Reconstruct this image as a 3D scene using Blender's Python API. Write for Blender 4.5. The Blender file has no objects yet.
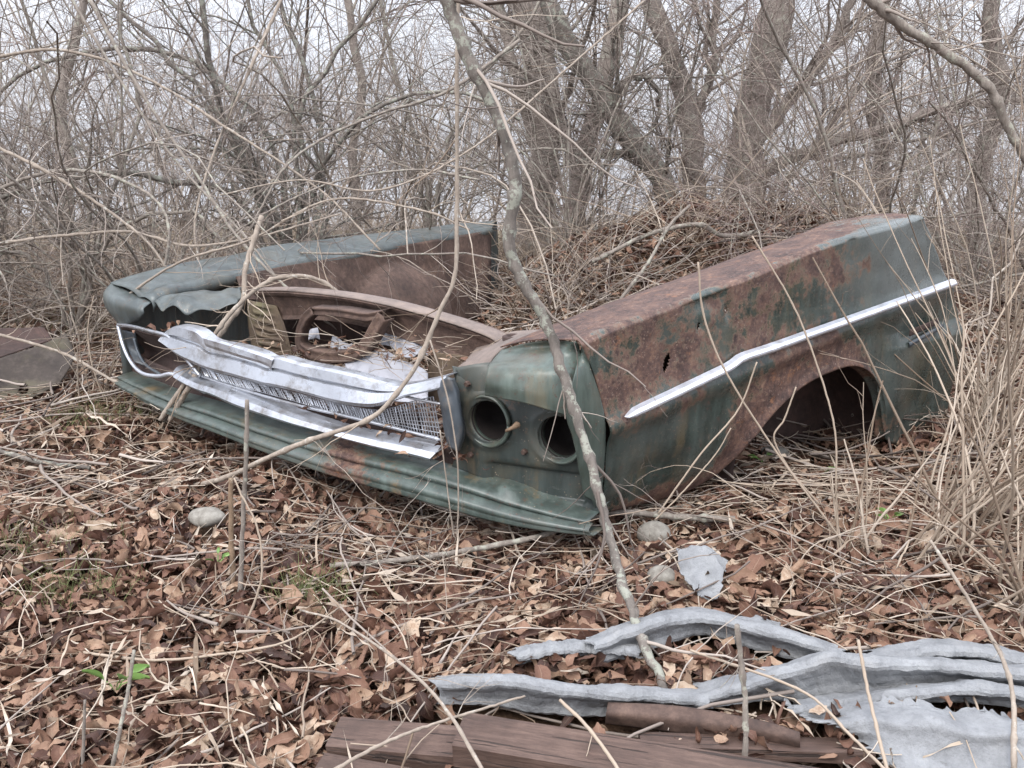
import bpy, math, random
import numpy as np
rng = np.random.default_rng(7)
random.seed(7)
C = bpy.context.scene.collection
sc = bpy.context.scene

# ------------------------------------------------------------------ camera
FOC = 900.0; CH = 1.0; PIT = math.atan(254 / 900)
cam = bpy.data.cameras.new('camera'); co = bpy.data.objects.new('camera', cam); C.objects.link(co)
cam.sensor_width = 36; cam.lens = 36 * FOC / 1024; cam.clip_end = 2000; cam.clip_start = .02
co.location = (0, 0, CH); co.rotation_euler = (math.radians(90) - PIT, 0, 0)
sc.camera = co
cam.dof.use_dof = False

def ray(px, py):
    x = (px - 512) / FOC; z = -(py - 384) / FOC
    c, s = math.cos(PIT), math.sin(PIT)
    return np.array([x, c + s * z, -s + c * z])
C0 = np.array([0, 0, CH])
def on_z(px, py, z=0.):
    d = ray(px, py); return C0 + (z - CH) / d[2] * d
def on_plane(px, py, p, n):
    d = ray(px, py); return C0 + ((p - C0) @ n) / (d @ n) * d
def at_d(px, py, dist):                      # point seen there, dist metres ahead
    d = ray(px, py); return C0 + dist / d[1] * d
A = on_z(603, 528, .03); B = on_z(128, 392, .06)
ex = A - B; ex[2] = 0; W = np.linalg.norm(ex); ex /= W
ey = np.array([-ex[1], ex[0], 0]); UP = np.array([0, 0, 1.])
A0 = A * [1, 1, 0]
CARROT = math.atan2(ex[1], ex[0])
def car(P):                                  # world -> car coordinates
    P = np.asarray(P) - A0
    return np.stack([P @ ex, P @ ey, P[..., 2]], -1)
az = math.radians(52)
fs = np.array([math.sin(az), math.cos(az), 0]); fn = np.array([fs[1], -fs[0], 0])
def bow(x): return -.17 * max(0., 1 - ((x + .95) / 1.05) ** 2)
def FF(px, py, off=0.):                      # point on the bowed front of the car, in car coordinates
    x = -1.
    d = ray(px, py)
    for _ in range(30):
        y = bow(x) + off
        P = on_plane(px, py, A0 + ey * y, ey)
        x = x * .5 + .5 * float((P - A0) @ ex)
    return car(P)
def FX(px, py, x): return car(on_plane(px, py, A0 + ex * x, ex))
def FY(px, py, y): return car(on_plane(px, py, A0 + ey * y, ey))

# ------------------------------------------------------------------ mesh helpers
def make_mesh(name, V, F, smooth=True):
    V = np.asarray(V, np.float32).reshape(-1, 3)
    me = bpy.data.meshes.new(name)
    if isinstance(F, np.ndarray) and F.shape[1] == 4:
        n = len(F)
        me.vertices.add(len(V)); me.vertices.foreach_set('co', V.ravel())
        me.loops.add(n * 4); me.loops.foreach_set('vertex_index', F.astype(np.int32).ravel())
        me.polygons.add(n); me.polygons.foreach_set('loop_start', np.arange(0, n * 4, 4, dtype=np.int32))
        me.update(calc_edges=True)
    else:
        me.from_pydata(V.tolist(), [], [list(f) for f in F])
    me.polygons.foreach_set('use_smooth', np.full(len(me.polygons), smooth))
    return me
def link(name, me, mat=None, parent=None, solid=0., bevel=0.):
    o = bpy.data.objects.new(name, me); C.objects.link(o)
    if mat: me.materials.append(mat)
    if parent is not None: o.parent = parent
    if solid:
        m = o.modifiers.new('s', 'SOLIDIFY'); m.thickness = solid; m.offset = -1 if solid > 0 else 1
        m.thickness = abs(solid)
    if bevel:
        m = o.modifiers.new('b', 'BEVEL'); m.width = bevel; m.segments = 2; m.limit_method = 'ANGLE'
    return o
def tag(o, label, cat=None, group=None, kind=None):
    if label: o['label'] = label
    if cat: o['category'] = cat
    if group: o['group'] = group
    if kind: o['kind'] = kind
    return o
def empty(name, loc, rz=0.):
    o = bpy.data.objects.new(name, None); C.objects.link(o); o.location = loc; o.rotation_euler = (0, 0, rz)
    o.empty_display_size = .1
    return o
def grid_faces(U, V):
    i = np.arange(U * V).reshape(U, V)
    return np.stack([i[:-1, :-1], i[1:, :-1], i[1:, 1:], i[:-1, 1:]], -1).reshape(-1, 4)
def grid(name, P, mat, parent=None, solid=0., keep=None, smooth=True):
    P = np.asarray(P); F = grid_faces(*P.shape[:2])
    if keep is not None: F = F[keep(P.reshape(-1, 3)[F].mean(1))]
    return link(name, make_mesh(name, P, F, smooth), mat, parent, solid)
def nrm(v): return v / np.maximum(np.linalg.norm(v, axis=-1, keepdims=True), 1e-9)
def tube_geo(P, R, sides=4, cap=False):
    P = np.asarray(P, float); R = np.asarray(R, float)
    if P.ndim == 2: P = P[None]; R = R[None]
    if cap:
        P = np.concatenate([P[:, :1], P, P[:, -1:]], 1); z = np.full((len(R), 1), 1e-5); R = np.concatenate([z, R, z], 1)
    K, N = R.shape
    T = nrm(np.gradient(P, axis=1)) if not cap else None
    if cap:
        T = np.gradient(P[:, 1:-1], axis=1); T = nrm(np.concatenate([T[:, :1], T, T[:, -1:]], 1))
    m = np.abs(nrm(P[:, -1] - P[:, 0])[:, 2]) > .75
    ref = np.where(m[:, None, None], np.array([1., .1, 0]), np.array([.05, 0., 1.]))
    a = nrm(np.cross(T, np.broadcast_to(ref, T.shape))); b = np.cross(T, a)
    th = np.arange(sides) * 2 * math.pi / sides
    V = P[:, :, None] + R[:, :, None, None] * (a[:, :, None] * np.cos(th)[:, None] + b[:, :, None] * np.sin(th)[:, None])
    i = np.arange(K * N * sides).reshape(K, N, sides); j = np.roll(i, -1, 2)
    F = np.stack([i[:, :-1], j[:, :-1], j[:, 1:], i[:, 1:]], -1).reshape(-1, 4)
    return V.reshape(-1, 3), F
class Acc:
    def __init__(s): s.V = []; s.F = []; s.n = 0
    def add(s, V, F, uv=None):
        s.V.append(V); s.F.append(F + s.n); s.n += len(V); s.U = getattr(s, 'U', []); s.U.append(np.zeros((len(V), 3)) if uv is None else uv); return s
    def tube(s, P, R, sides=4, cap=False): return s.add(*tube_geo(P, R, sides, cap))
    def mesh(s, name, smooth=True):
        me = make_mesh(name, np.concatenate(s.V), np.concatenate(s.F), smooth)
        if any(u_.any() for u_ in s.U): me.attributes.new('place', 'FLOAT_VECTOR', 'POINT').data.foreach_set('vector', np.concatenate(s.U).astype(np.float32).ravel())
        return me
def resample(P, n):
    """smooth curve through the points (Catmull-Rom), n samples evenly along it"""
    P = np.asarray(P, float); k = len(P)
    if k > 2:
        Q = np.concatenate([[2 * P[0] - P[1]], P, [2 * P[-1] - P[-2]]]); out = []
        for i in range(k - 1):
            p0, p1, p2, p3 = Q[i:i + 4]
            for t in np.linspace(0, 1, 12, endpoint=False):
                out.append(.5 * (2 * p1 + (p2 - p0) * t + (2 * p0 - 5 * p1 + 4 * p2 - p3) * t * t + (3 * p1 - p0 - 3 * p2 + p3) * t ** 3))
        out.append(P[-1]); P = np.array(out)
    d = np.r_[0, np.cumsum(np.linalg.norm(np.diff(P, axis=0), axis=1))]
    t = np.linspace(0, d[-1], n)
    return np.stack([np.interp(t, d, P[:, c]) for c in range(P.shape[1])], 1)
def polyres(P, n):
    P = np.asarray(P, float)
    d = np.r_[0, np.cumsum(np.linalg.norm(np.diff(P, axis=0), axis=1))]; t = np.linspace(0, d[-1], n)
    return np.stack([np.interp(t, d, P[:, c]) for c in range(P.shape[1])], 1)
# cheap smooth value noise, 2 or 3 dimensional
_tab = np.random.default_rng(3).random((64, 64))
def vnoise(x, y):
    x = np.asarray(x, float); y = np.asarray(y, float)
    xi = np.floor(x).astype(int); yi = np.floor(y).astype(int); fx = x - xi; fy = y - yi
    fx = fx * fx * (3 - 2 * fx); fy = fy * fy * (3 - 2 * fy)
    g = lambda a, b: _tab[a % 64, b % 64]
    return (g(xi, yi) * (1 - fx) + g(xi + 1, yi) * fx) * (1 - fy) + (g(xi, yi + 1) * (1 - fx) + g(xi + 1, yi + 1) * fx) * fy - .5

# ------------------------------------------------------------------ terrain height
def gz(x, y):
    x = np.asarray(x, float); y = np.asarray(y, float)
    h = .05 * vnoise(x * 1.3 + 5, y * 1.3) + .03 * vnoise(x * 3.7, y * 3.7 + 9) + .012 * vnoise(x * 11, y * 11)
    h = h + .52 * np.exp(-(((x - 1.25) / 1.15) ** 2 + ((y - 5.2) / .95) ** 2) ** 1.3)
    lx = (x - A0[0]) * ex[0] + (y - A0[1]) * ex[1]; ly = (x - A0[0]) * ey[0] + (y - A0[1]) * ey[1]
    h = h - .07 * np.exp(-((lx + .45) / .6) ** 2 - ((ly - .05) / .35) ** 2)
    h = h + .16 * vnoise(x * 3.1, y * 3.1 + 4) * np.exp(-(((x - 1.25) / 1.3) ** 2 + ((y - 5.2) / 1.1) ** 2))
    h = h - .10 * np.exp(-((x - 1.05) / .35) ** 2 - ((y - 2.85) / .4) ** 2)
    h = h - .03
    d = np.maximum(y - 7.5, 0)
    return h - .11 * d * d / (d + 3)

# ------------------------------------------------------------------ materials
def new_mat(name):
    m = bpy.data.materials.new(name); m.use_nodes = True; nt = m.node_tree
    return m, nt, nt.nodes['Principled BSDF']
class N:
    """tiny node-writing helper"""
    def __init__(s, nt): s.nt = nt; s.n = nt.nodes; s.l = nt.links
    def set(s, sock, v):
        if isinstance(v, bpy.types.NodeSocket): s.l.new(v, sock)
        elif isinstance(v, tuple) and len(v) == 3 and sock.type == 'RGBA': sock.default_value = (*v, 1)
        else: sock.default_value = v
    def coord(s, which='Object'): return s.n.new('ShaderNodeTexCoord').outputs[which]
    def noise(s, vec, scale, detail=4, rough=.55, dist=0., out=0):
        t = s.n.new('ShaderNodeTexNoise'); s.set(t.inputs['Vector'], vec); t.inputs['Scale'].default_value = scale
        t.inputs['Detail'].default_value = detail; t.inputs['Roughness'].default_value = rough; t.inputs['Distortion'].default_value = dist
        return t.outputs[out]
    def vor(s, vec, scale, feat='F1', out='Distance', rnd=1.):
        t = s.n.new('ShaderNodeTexVoronoi'); t.feature = feat; s.set(t.inputs['Vector'], vec); t.inputs['Scale'].default_value = scale
        t.inputs['Randomness'].default_value = rnd
        return t.outputs[out]
    def scale(s, vec, v):
        t = s.n.new('ShaderNodeVectorMath'); t.operation = 'MULTIPLY'; s.set(t.inputs[0], vec); t.inputs[1].default_value = v; return t.outputs[0]
    def math(s, op, a, b=None, c=None, clamp=False):
        t = s.n.new('ShaderNodeMath'); t.operation = op; s.set(t.inputs[0], a); t.use_clamp = clamp
        if b is not None: s.set(t.inputs[1], b)
        if c is not None: s.set(t.inputs[2], c)
        return t.outputs[0]
    def rng(s, v, a, b, c=0., d=1.):
        t = s.n.new('ShaderNodeMapRange'); s.set(t.inputs[0], v)
        for i, q in enumerate((a, b, c, d)): t.inputs[i + 1].default_value = q
        t.clamp = True; return t.outputs[0]
    def sep(s, vec):
        t = s.n.new('ShaderNodeSeparateXYZ'); s.set(t.inputs[0], vec); return t.outputs
    def mix(s, f, a, b, mode='MIX'):
        t = s.n.new('ShaderNodeMix'); t.data_type = 'RGBA'; t.blend_type = mode
        s.set(t.inputs[0], f); s.set(t.inputs[6], a); s.set(t.inputs[7], b); return t.outputs[2]
    def ramp(s, v, stops):
        t = s.n.new('ShaderNodeValToRGB'); s.set(t.inputs[0], v); e = t.color_ramp.elements
        while len(e) < len(stops): e.new(.5)
        for q, (p, c) in zip(e, stops): q.position = p; q.color = (*c, 1)
        return t.outputs[0]
    def bump(s, h, strength, dist, normal=None):
        t = s.n.new('ShaderNodeBump'); s.set(t.inputs['Height'], h); t.inputs['Strength'].default_value = strength; t.inputs['Distance'].default_value = dist
        if normal is not None: s.set(t.inputs['Normal'], normal)
        return t.outputs[0]
    def geo(s, which): return s.n.new('ShaderNodeNewGeometry').outputs[which]

RUST = [(.34, (.018, .010, .009)), (.43, (.052, .029, .024)), (.50, (.092, .051, .040)), (.56, (.135, .076, .054)), (.63, (.25, .15, .10))]
def painted(name, green, rust_amt, bias=None, rough=.42, dirt=.5, sky_sheen=None):
    """old green car paint flaking into rust; bias(n, x, y, z) adds rust where the panel has it"""
    m, nt, bs = new_mat(name); n = N(nt); co_ = n.coord()
    x, y, z = n.sep(co_)
    big = n.noise(co_, 3.2, 8, .66, .5); fine = n.noise(co_, 22, 6, .7); mid = n.noise(co_, 9, 6, .7)
    v = n.math('ADD', n.math('MULTIPLY', big, .62), n.math('MULTIPLY', mid, .42))
    v = n.math('ADD', v, n.math('MULTIPLY', fine, .30))
    v = n.math('ADD', v, n.math('MULTIPLY', n.math('SUBTRACT', n.noise(co_, 75, 4, .7), .5), .14))
    v = n.math('SUBTRACT', v, .03)
    v = n.math('ADD', v, rust_amt - .73)
    if bias: v = n.math('ADD', v, bias(n, x, y, z))
    mask = n.rng(v, .485, .503)
    edge = n.math('MULTIPLY', n.rng(v, .455, .485), n.rng(v, .53, .503))
    # rust colour
    rc = n.ramp(n.math('ADD', n.math('MULTIPLY', n.noise(co_, 14, 8, .75), .62), n.math('MULTIPLY', n.noise(co_, 70, 4, .7), .36)), RUST)
    orange = n.rng(n.noise(n.scale(co_, (1, 1, 1.3)), 13, 7, .85), .57, .66)
    rc = n.mix(n.math('MULTIPLY', orange, .6), rc, (.30, .13, .055))
    rc = n.mix(n.math('MULTIPLY', n.rng(n.noise(co_, 130, 3, .8), .60, .66), .5), rc, (.34, .25, .20))
    # paint colour with streaks running down
    st = n.noise(n.scale(co_, (1, 1, .12)), 26, 5, .65)
    gc = n.mix(n.rng(st, .4, .72), tuple(c * .75 for c in green), tuple(c * 1.5 + .012 for c in green))
    gc = n.mix(n.rng(n.noise(co_, 6, 5, .6), .5, .75), gc, (.085, .078, .055))
    scr_ = n.noise(n.scale(co_, (1, 1, 7)), 9, 6, .85); gc = n.mix(n.math('MULTIPLY', n.rng(scr_, .62, .66), .5), gc, (.16, .17, .155))
    chips = n.rng(n.noise(co_, 48, 5, .85), .60, .62); gc = n.mix(n.math('MULTIPLY', chips, .85), gc, (.085, .05, .04))
    gc = n.mix(n.math('MULTIPLY', n.rng(n.noise(n.scale(co_, (1, 1, .2)), 12, 6, .7), .56, .66), dirt), gc, (.15, .11, .06))
    gc = n.mix(n.math('MULTIPLY', n.rng(n.noise(co_, 2.6, 5, .6), .45, .62), .45), gc, (.105, .118, .112))
    if sky_sheen: gc = n.mix(sky_sheen(n, x, y, z), gc, (.135, .15, .148))  # pale grey-green mixed in as painted sky reflection
    spk = n.rng(n.vor(co_, 95), .20, .10)
    spk = n.math('MULTIPLY', spk, n.rng(n.noise(co_, 11, 3), .5, .62))
    col = n.mix(mask, gc, rc); col = n.mix(n.math('MULTIPLY', edge, .5), col, (.17, .11, .075))
    col = n.mix(n.math('MULTIPLY', spk, .6), col, (.33, .26, .19))
    n.set(bs.inputs['Base Color'], col)
    rg = n.math('ADD', n.math('MULTIPLY', mask, .38), n.math('ADD', rough, n.math('MULTIPLY', n.math('SUBTRACT', fine, .5), .35)))
    n.set(bs.inputs['Roughness'], n.math('MINIMUM', rg, .92))
    h = n.math('ADD', n.math('MULTIPLY', n.noise(co_, 60, 5, .7), n.math('ADD', n.math('MULTIPLY', mask, .8), .15)), n.math('MULTIPLY', mask, -.35))
    h2 = n.noise(co_, 5, 2)
    b = n.bump(h, .55, .004); b = n.bump(h2, .5, .012, b)
    n.set(bs.inputs['Normal'], b)
    return m
def box_bias(n, v, a, b, c, d): return n.math('MULTIPLY', n.rng(v, a, b), n.rng(v, d, c))
def fender_bias(n, x, y, z):
    # object space of the fender: x along it from nose to door, y towards the car's middle, z up
    top = n.math('MULTIPLY', n.rng(y, .015, .05), .20)
    front = n.math('MULTIPLY', n.math('MULTIPLY', n.rng(x, .62, .25), n.rng(z, .20, .42)), .125)
    mid = n.math('MULTIPLY', n.math('MULTIPLY', box_bias(n, x, .35, .5, .75, 1.0), n.rng(z, .36, .46)), .12)
    arch = n.math('SQRT', n.math('ADD', n.math('POWER', n.math('SUBTRACT', x, .86), 2.), n.math('POWER', n.math('SUBTRACT', z, .02), 2.)))
    arch = n.math('MULTIPLY', n.rng(arch, .45, .36), .19)
    low = n.math('MULTIPLY', n.rng(z, .14, .04), .12)
    rear = n.math('MULTIPLY', n.rng(x, 1.0, 1.2), -.10)
    lowg = n.math('MULTIPLY', n.math('MULTIPLY', n.rng(z, .32, .25), n.rng(x, .5, .35)), -.08)
    tot = top
    for t in (front, mid, arch, low, rear, lowg): tot = n.math('ADD', tot, t)
    return tot
M = {}
M['fender'] = painted('green_paint_rusting', (.030, .044, .038), .50, fender_bias, .28, .4, lambda n, x, y, z: n.math('MULTIPLY', n.math('MULTIPLY', n.rng(x, .75, 1.25), n.rng(z, .40, .52)), .75))  # last argument paints the sky's sheen onto the upper rear of the fender
M['green'] = painted('green_paint', (.070, .092, .078), .43, None, .36, .4)
M['green_dull'] = painted('green_paint_dull', (.028, .038, .035), .46, None, .5, .45)
M['green_far'] = painted('green_grey_paint', (.075, .090, .090), .40, lambda n, x, y, z: n.math('MULTIPLY', n.rng(x, .15, .0), -.05), .42, .3)
def rusty(name, stops, rough=.8, moss=0.):
    m, nt, bs = new_mat(name); n = N(nt); co_ = n.coord()
    v = n.math('ADD', n.math('MULTIPLY', n.noise(co_, 7, 8, .7), .6), n.math('MULTIPLY', n.noise(co_, 45, 5, .75), .4))
    c = n.ramp(v, stops)
    if moss: c = n.mix(n.math('MULTIPLY', n.rng(n.noise(co_, 5, 5, .6), .5, .62), moss), c, (.15, .14, .07))
    n.set(bs.inputs['Base Color'], c); bs.inputs['Roughness'].default_value = rough
    n.set(bs.inputs['Normal'], n.bump(n.noise(co_, 60, 6, .7), .6, .004))
    return m
M['rust'] = rusty('bare_rust', [(.32, (.028, .018, .015)), (.46, (.07, .043, .033)), (.56, (.12, .076, .058)), (.66, (.20, .13, .095))])
M['rust_moss'] = rusty('mossy_rust', [(.3, (.05, .035, .03)), (.5, (.12, .085, .06)), (.7, (.20, .15, .09))], moss=.7)
M['pit'] = rusty('shaded_rust', [(.3, (.006, .004, .004)), (.6, (.014, .009, .008))])  # near-black colour stands in for the shade inside the headlight bores
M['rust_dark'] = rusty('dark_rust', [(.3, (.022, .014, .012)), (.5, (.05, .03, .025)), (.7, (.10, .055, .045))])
M['rust_pale'] = rusty('pale_rust', [(.3, (.10, .085, .075)), (.5, (.19, .15, .13)), (.7, (.28, .22, .18))])
def metal(name, col, metallic, rough, grime):
    m, nt, bs = new_mat(name); n = N(nt); co_ = n.coord()
    g = n.rng(n.noise(co_, 13, 8, .75), .5, .68)
    g2 = n.rng(n.vor(co_, 160), .16, .08)
    c = n.mix(n.math('MULTIPLY', g, grime), col, (.20, .17, .14)); c = n.mix(n.math('MULTIPLY', n.rng(n.noise(co_, 4, 6, .7), .45, .62), .35), c, tuple(q * .5 for q in col)); c = n.mix(n.math('MULTIPLY', g2, .35), c, (.12, .10, .09))
    n.set(bs.inputs['Base Color'], c); bs.inputs['Metallic'].default_value = metallic
    n.set(bs.inputs['Roughness'], n.rng(n.noise(co_, 25, 5, .6), .3, .7, rough - .1, rough + .15))
    n.set(bs.inputs['Normal'], n.bump(n.noise(co_, 12, 4, .6), .35, .006))
    return m
M['alu'] = metal('weathered_aluminium', (.52, .54, .58), .85, .33, .85)
M['chrome'] = metal('dull_chrome_trim', (.72, .75, .82), .7, .38, .15)
M['cap'] = metal('grey_cast_metal', (.075, .09, .105), .3, .45, .5)

def island(name, stops, rough=.8, spec=.25, noise_amt=.35, nscale=30, hue=None, bump=.3, transl=0.):
    m, nt, bs = new_mat(name); n = N(nt); co_ = n.coord('Object')
    r = n.geo('Random Per Island')
    v = n.math('ADD', r, n.math('MULTIPLY', n.math('SUBTRACT', n.noise(co_, nscale, 4, .7), .5), noise_amt), clamp=True)
    c = n.ramp(v, stops)
    n.set(bs.inputs['Base Color'], c); bs.inputs['Roughness'].default_value = rough
    bs.inputs['Specular IOR Level'].default_value = spec
    if bump: n.set(bs.inputs['Normal'], n.bump(n.noise(co_, nscale * 3, 3, .7), bump, .003))
    if transl:
        t = nt.nodes.new('ShaderNodeBsdfTranslucent'); n.set(t.inputs[0], c)
        mx = nt.nodes.new('ShaderNodeMixShader'); mx.inputs[0].default_value = transl
        out = nt.nodes['Material Output']; nt.links.new(bs.outputs[0], mx.inputs[1]); nt.links.new(t.outputs[0], mx.inputs[2]); nt.links.new(mx.outputs[0], out.inputs[0])
    return m
def leaf_mat():
    m, nt, bs = new_mat('dead_leaves'); n = N(nt); co_ = n.coord(); r = n.geo('Random Per Island')
    at = nt.nodes.new('ShaderNodeAttribute'); at.attribute_name = 'place'; p = n.sep(at.outputs['Vector'])
    v = n.math('ADD', r, n.math('MULTIPLY', n.math('SUBTRACT', n.noise(co_, 45, 6, .75), .5), .55), clamp=True)
    c = n.ramp(v, [(0., (.035, .017, .013)), (.2, (.085, .042, .030)), (.42, (.155, .080, .055)), (.62, (.215, .122, .083)), (.8, (.28, .175, .12)), (.93, (.36, .25, .175)), (1., (.47, .37, .28))])
    av = n.math('ABSOLUTE', p[1]); rib = n.rng(av, .10, .03)
    sv = n.math('ABSOLUTE', n.math('SINE', n.math('SUBTRACT', n.math('MULTIPLY', p[0], 26.), n.math('MULTIPLY', av, 9.)))); side = n.rng(sv, .22, .05)
    vein = n.math('MAXIMUM', rib, n.math('MULTIPLY', side, .45))
    c = n.mix(n.math('MULTIPLY', vein, .35), c, n.mix(.5, c, (.50, .38, .27)))
    bl = n.rng(n.noise(co_, 120, 4, .7), .60, .68); c = n.mix(n.math('MULTIPLY', bl, .6), c, (.05, .028, .022))
    n.set(bs.inputs['Base Color'], c); n.set(bs.inputs['Roughness'], n.rng(r, 0., 1., .5, .85)); bs.inputs['Specular IOR Level'].default_value = .3
    n.set(bs.inputs['Normal'], n.bump(n.math('ADD', n.math('MULTIPLY', vein, .7), n.noise(co_, 90, 4, .7)), .5, .002))
    t = nt.nodes.new('ShaderNodeBsdfTranslucent'); n.set(t.inputs[0], c); mx = nt.nodes.new('ShaderNodeMixShader'); mx.inputs[0].default_value = .10
    out = nt.nodes['Material Output']; nt.links.new(bs.outputs[0], mx.inputs[1]); nt.links.new(t.outputs[0], mx.inputs[2]); nt.links.new(mx.outputs[0], out.inputs[0]); return m
M['leaf'] = leaf_mat()
M['straw'] = island('dry_straw', [(0., (.16, .115, .08)), (.35, (.27, .21, .16)), (.7, (.39, .32, .25)), (1., (.50, .43, .355))], .75, .25, .3, 25, bump=0)
M['twig'] = island('grey_brown_twigs', [(0., (.09, .072, .062)), (.4, (.19, .158, .138)), (.75, (.30, .255, .22)), (1., (.44, .385, .335))], .85, .15, .3, 18, bump=0)
M['twig_red'] = island('reddish_twigs', [(0., (.10, .07, .062)), (.5, (.21, .155, .14)), (1., (.36, .29, .26))], .85, .15, .3, 18, bump=0)
def bark(name, dark, light, lichen, lich_amt, scale=1., zs=.25):
    m, nt, bs = new_mat(name); n = N(nt); co_ = n.coord()
    s = n.scale(co_, (1, 1, zs))
    v = n.noise(s, 60 * scale, 8, .7); f = n.noise(co_, 18 * scale, 6, .7)
    c = n.ramp(n.math('ADD', n.math('MULTIPLY', v, .6), n.math('MULTIPLY', f, .4)), [(.32, dark), (.52, tuple((a + b) / 2 for a, b in zip(dark, light))), (.68, light)])
    l = n.rng(n.noise(co_, 30 * scale, 5, .75), .62 - .2 * lich_amt, .68 - .2 * lich_amt)
    c = n.mix(n.math('MULTIPLY', l, .8), c, lichen)
    n.set(bs.inputs['Base Color'], c); bs.inputs['Roughness'].default_value = .9; bs.inputs['Specular IOR Level'].default_value = .2
    n.set(bs.inputs['Normal'], n.bump(n.math('ADD', v, f), .8, .004 / scale))
    return m
M['bark_dark'] = bark('dark_lichen_bark', (.07, .062, .055), (.24, .21, .185), (.30, .31, .26), .55)
M['bark_mid'] = bark('sapling_bark', (.12, .10, .085), (.34, .30, .26), (.34, .34, .28), .45)
M['bark_pale'] = bark('pale_stem_bark', (.19, .155, .125), (.42, .36, .30), (.45, .43, .38), .2)
M['bark_tree'] = bark('tree_bark', (.12, .10, .088), (.33, .285, .25), (.34, .33, .28), .35, .4)
M['bark_rustwood'] = bark('dead_wood', (.10, .07, .05), (.34, .24, .16), (.42, .36, .28), .1)

def soil():
    m, nt, bs = new_mat('leaf_mould'); n = N(nt); co_ = n.coord()
    v = n.math('ADD', n.math('MULTIPLY', n.noise(co_, 9, 9, .75), .5), n.math('MULTIPLY', n.noise(co_, 55, 5, .8), .5))
    c = n.ramp(v, [(.3, (.025, .016, .011)), (.47, (.07, .043, .028)), (.6, (.14, .09, .06)), (.75, (.26, .19, .135))])
    y = n.sep(co_)[1]
    far = n.rng(n.math('ADD', y, n.math('MULTIPLY', n.noise(co_, .6, 4), 4.)), 8.5, 14.)
    fc = n.ramp(n.noise(co_, 1.6, 8, .7), [(.35, (.24, .21, .13)), (.5, (.34, .32, .19)), (.65, (.45, .40, .28))])
    c = n.mix(far, c, fc)
    n.set(bs.inputs['Base Color'], c); bs.inputs['Roughness'].default_value = .95; bs.inputs['Specular IOR Level'].default_value = .1
    n.set(bs.inputs['Normal'], n.bump(v, .9, .02))
    return m
M['soil'] = soil()

# ------------------------------------------------------------------ ground sheet
def ax(lo, hi, fine, nf, far, nfar):
    a = np.linspace(-far ** .5, -(-lo) ** .5, nfar); b = np.linspace(hi ** .5, far ** .5, nfar)
    return np.r_[-(a ** 2), np.linspace(lo, hi, nf)[1:-1], b ** 2]
xs = ax(-6, 6, 0, 240, 260, 40)
ys = np.r_[np.linspace(-6, .9, 12)[:-1], np.linspace(.9, 9, 260), np.linspace(9 ** .5, 260 ** .5, 60)[1:] ** 2]
X, Y = np.meshgrid(xs, ys, indexing='ij')
go = grid('ground', np.stack([X, Y, gz(X, Y)], -1), M['soil']); go['kind'] = 'structure'

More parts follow.
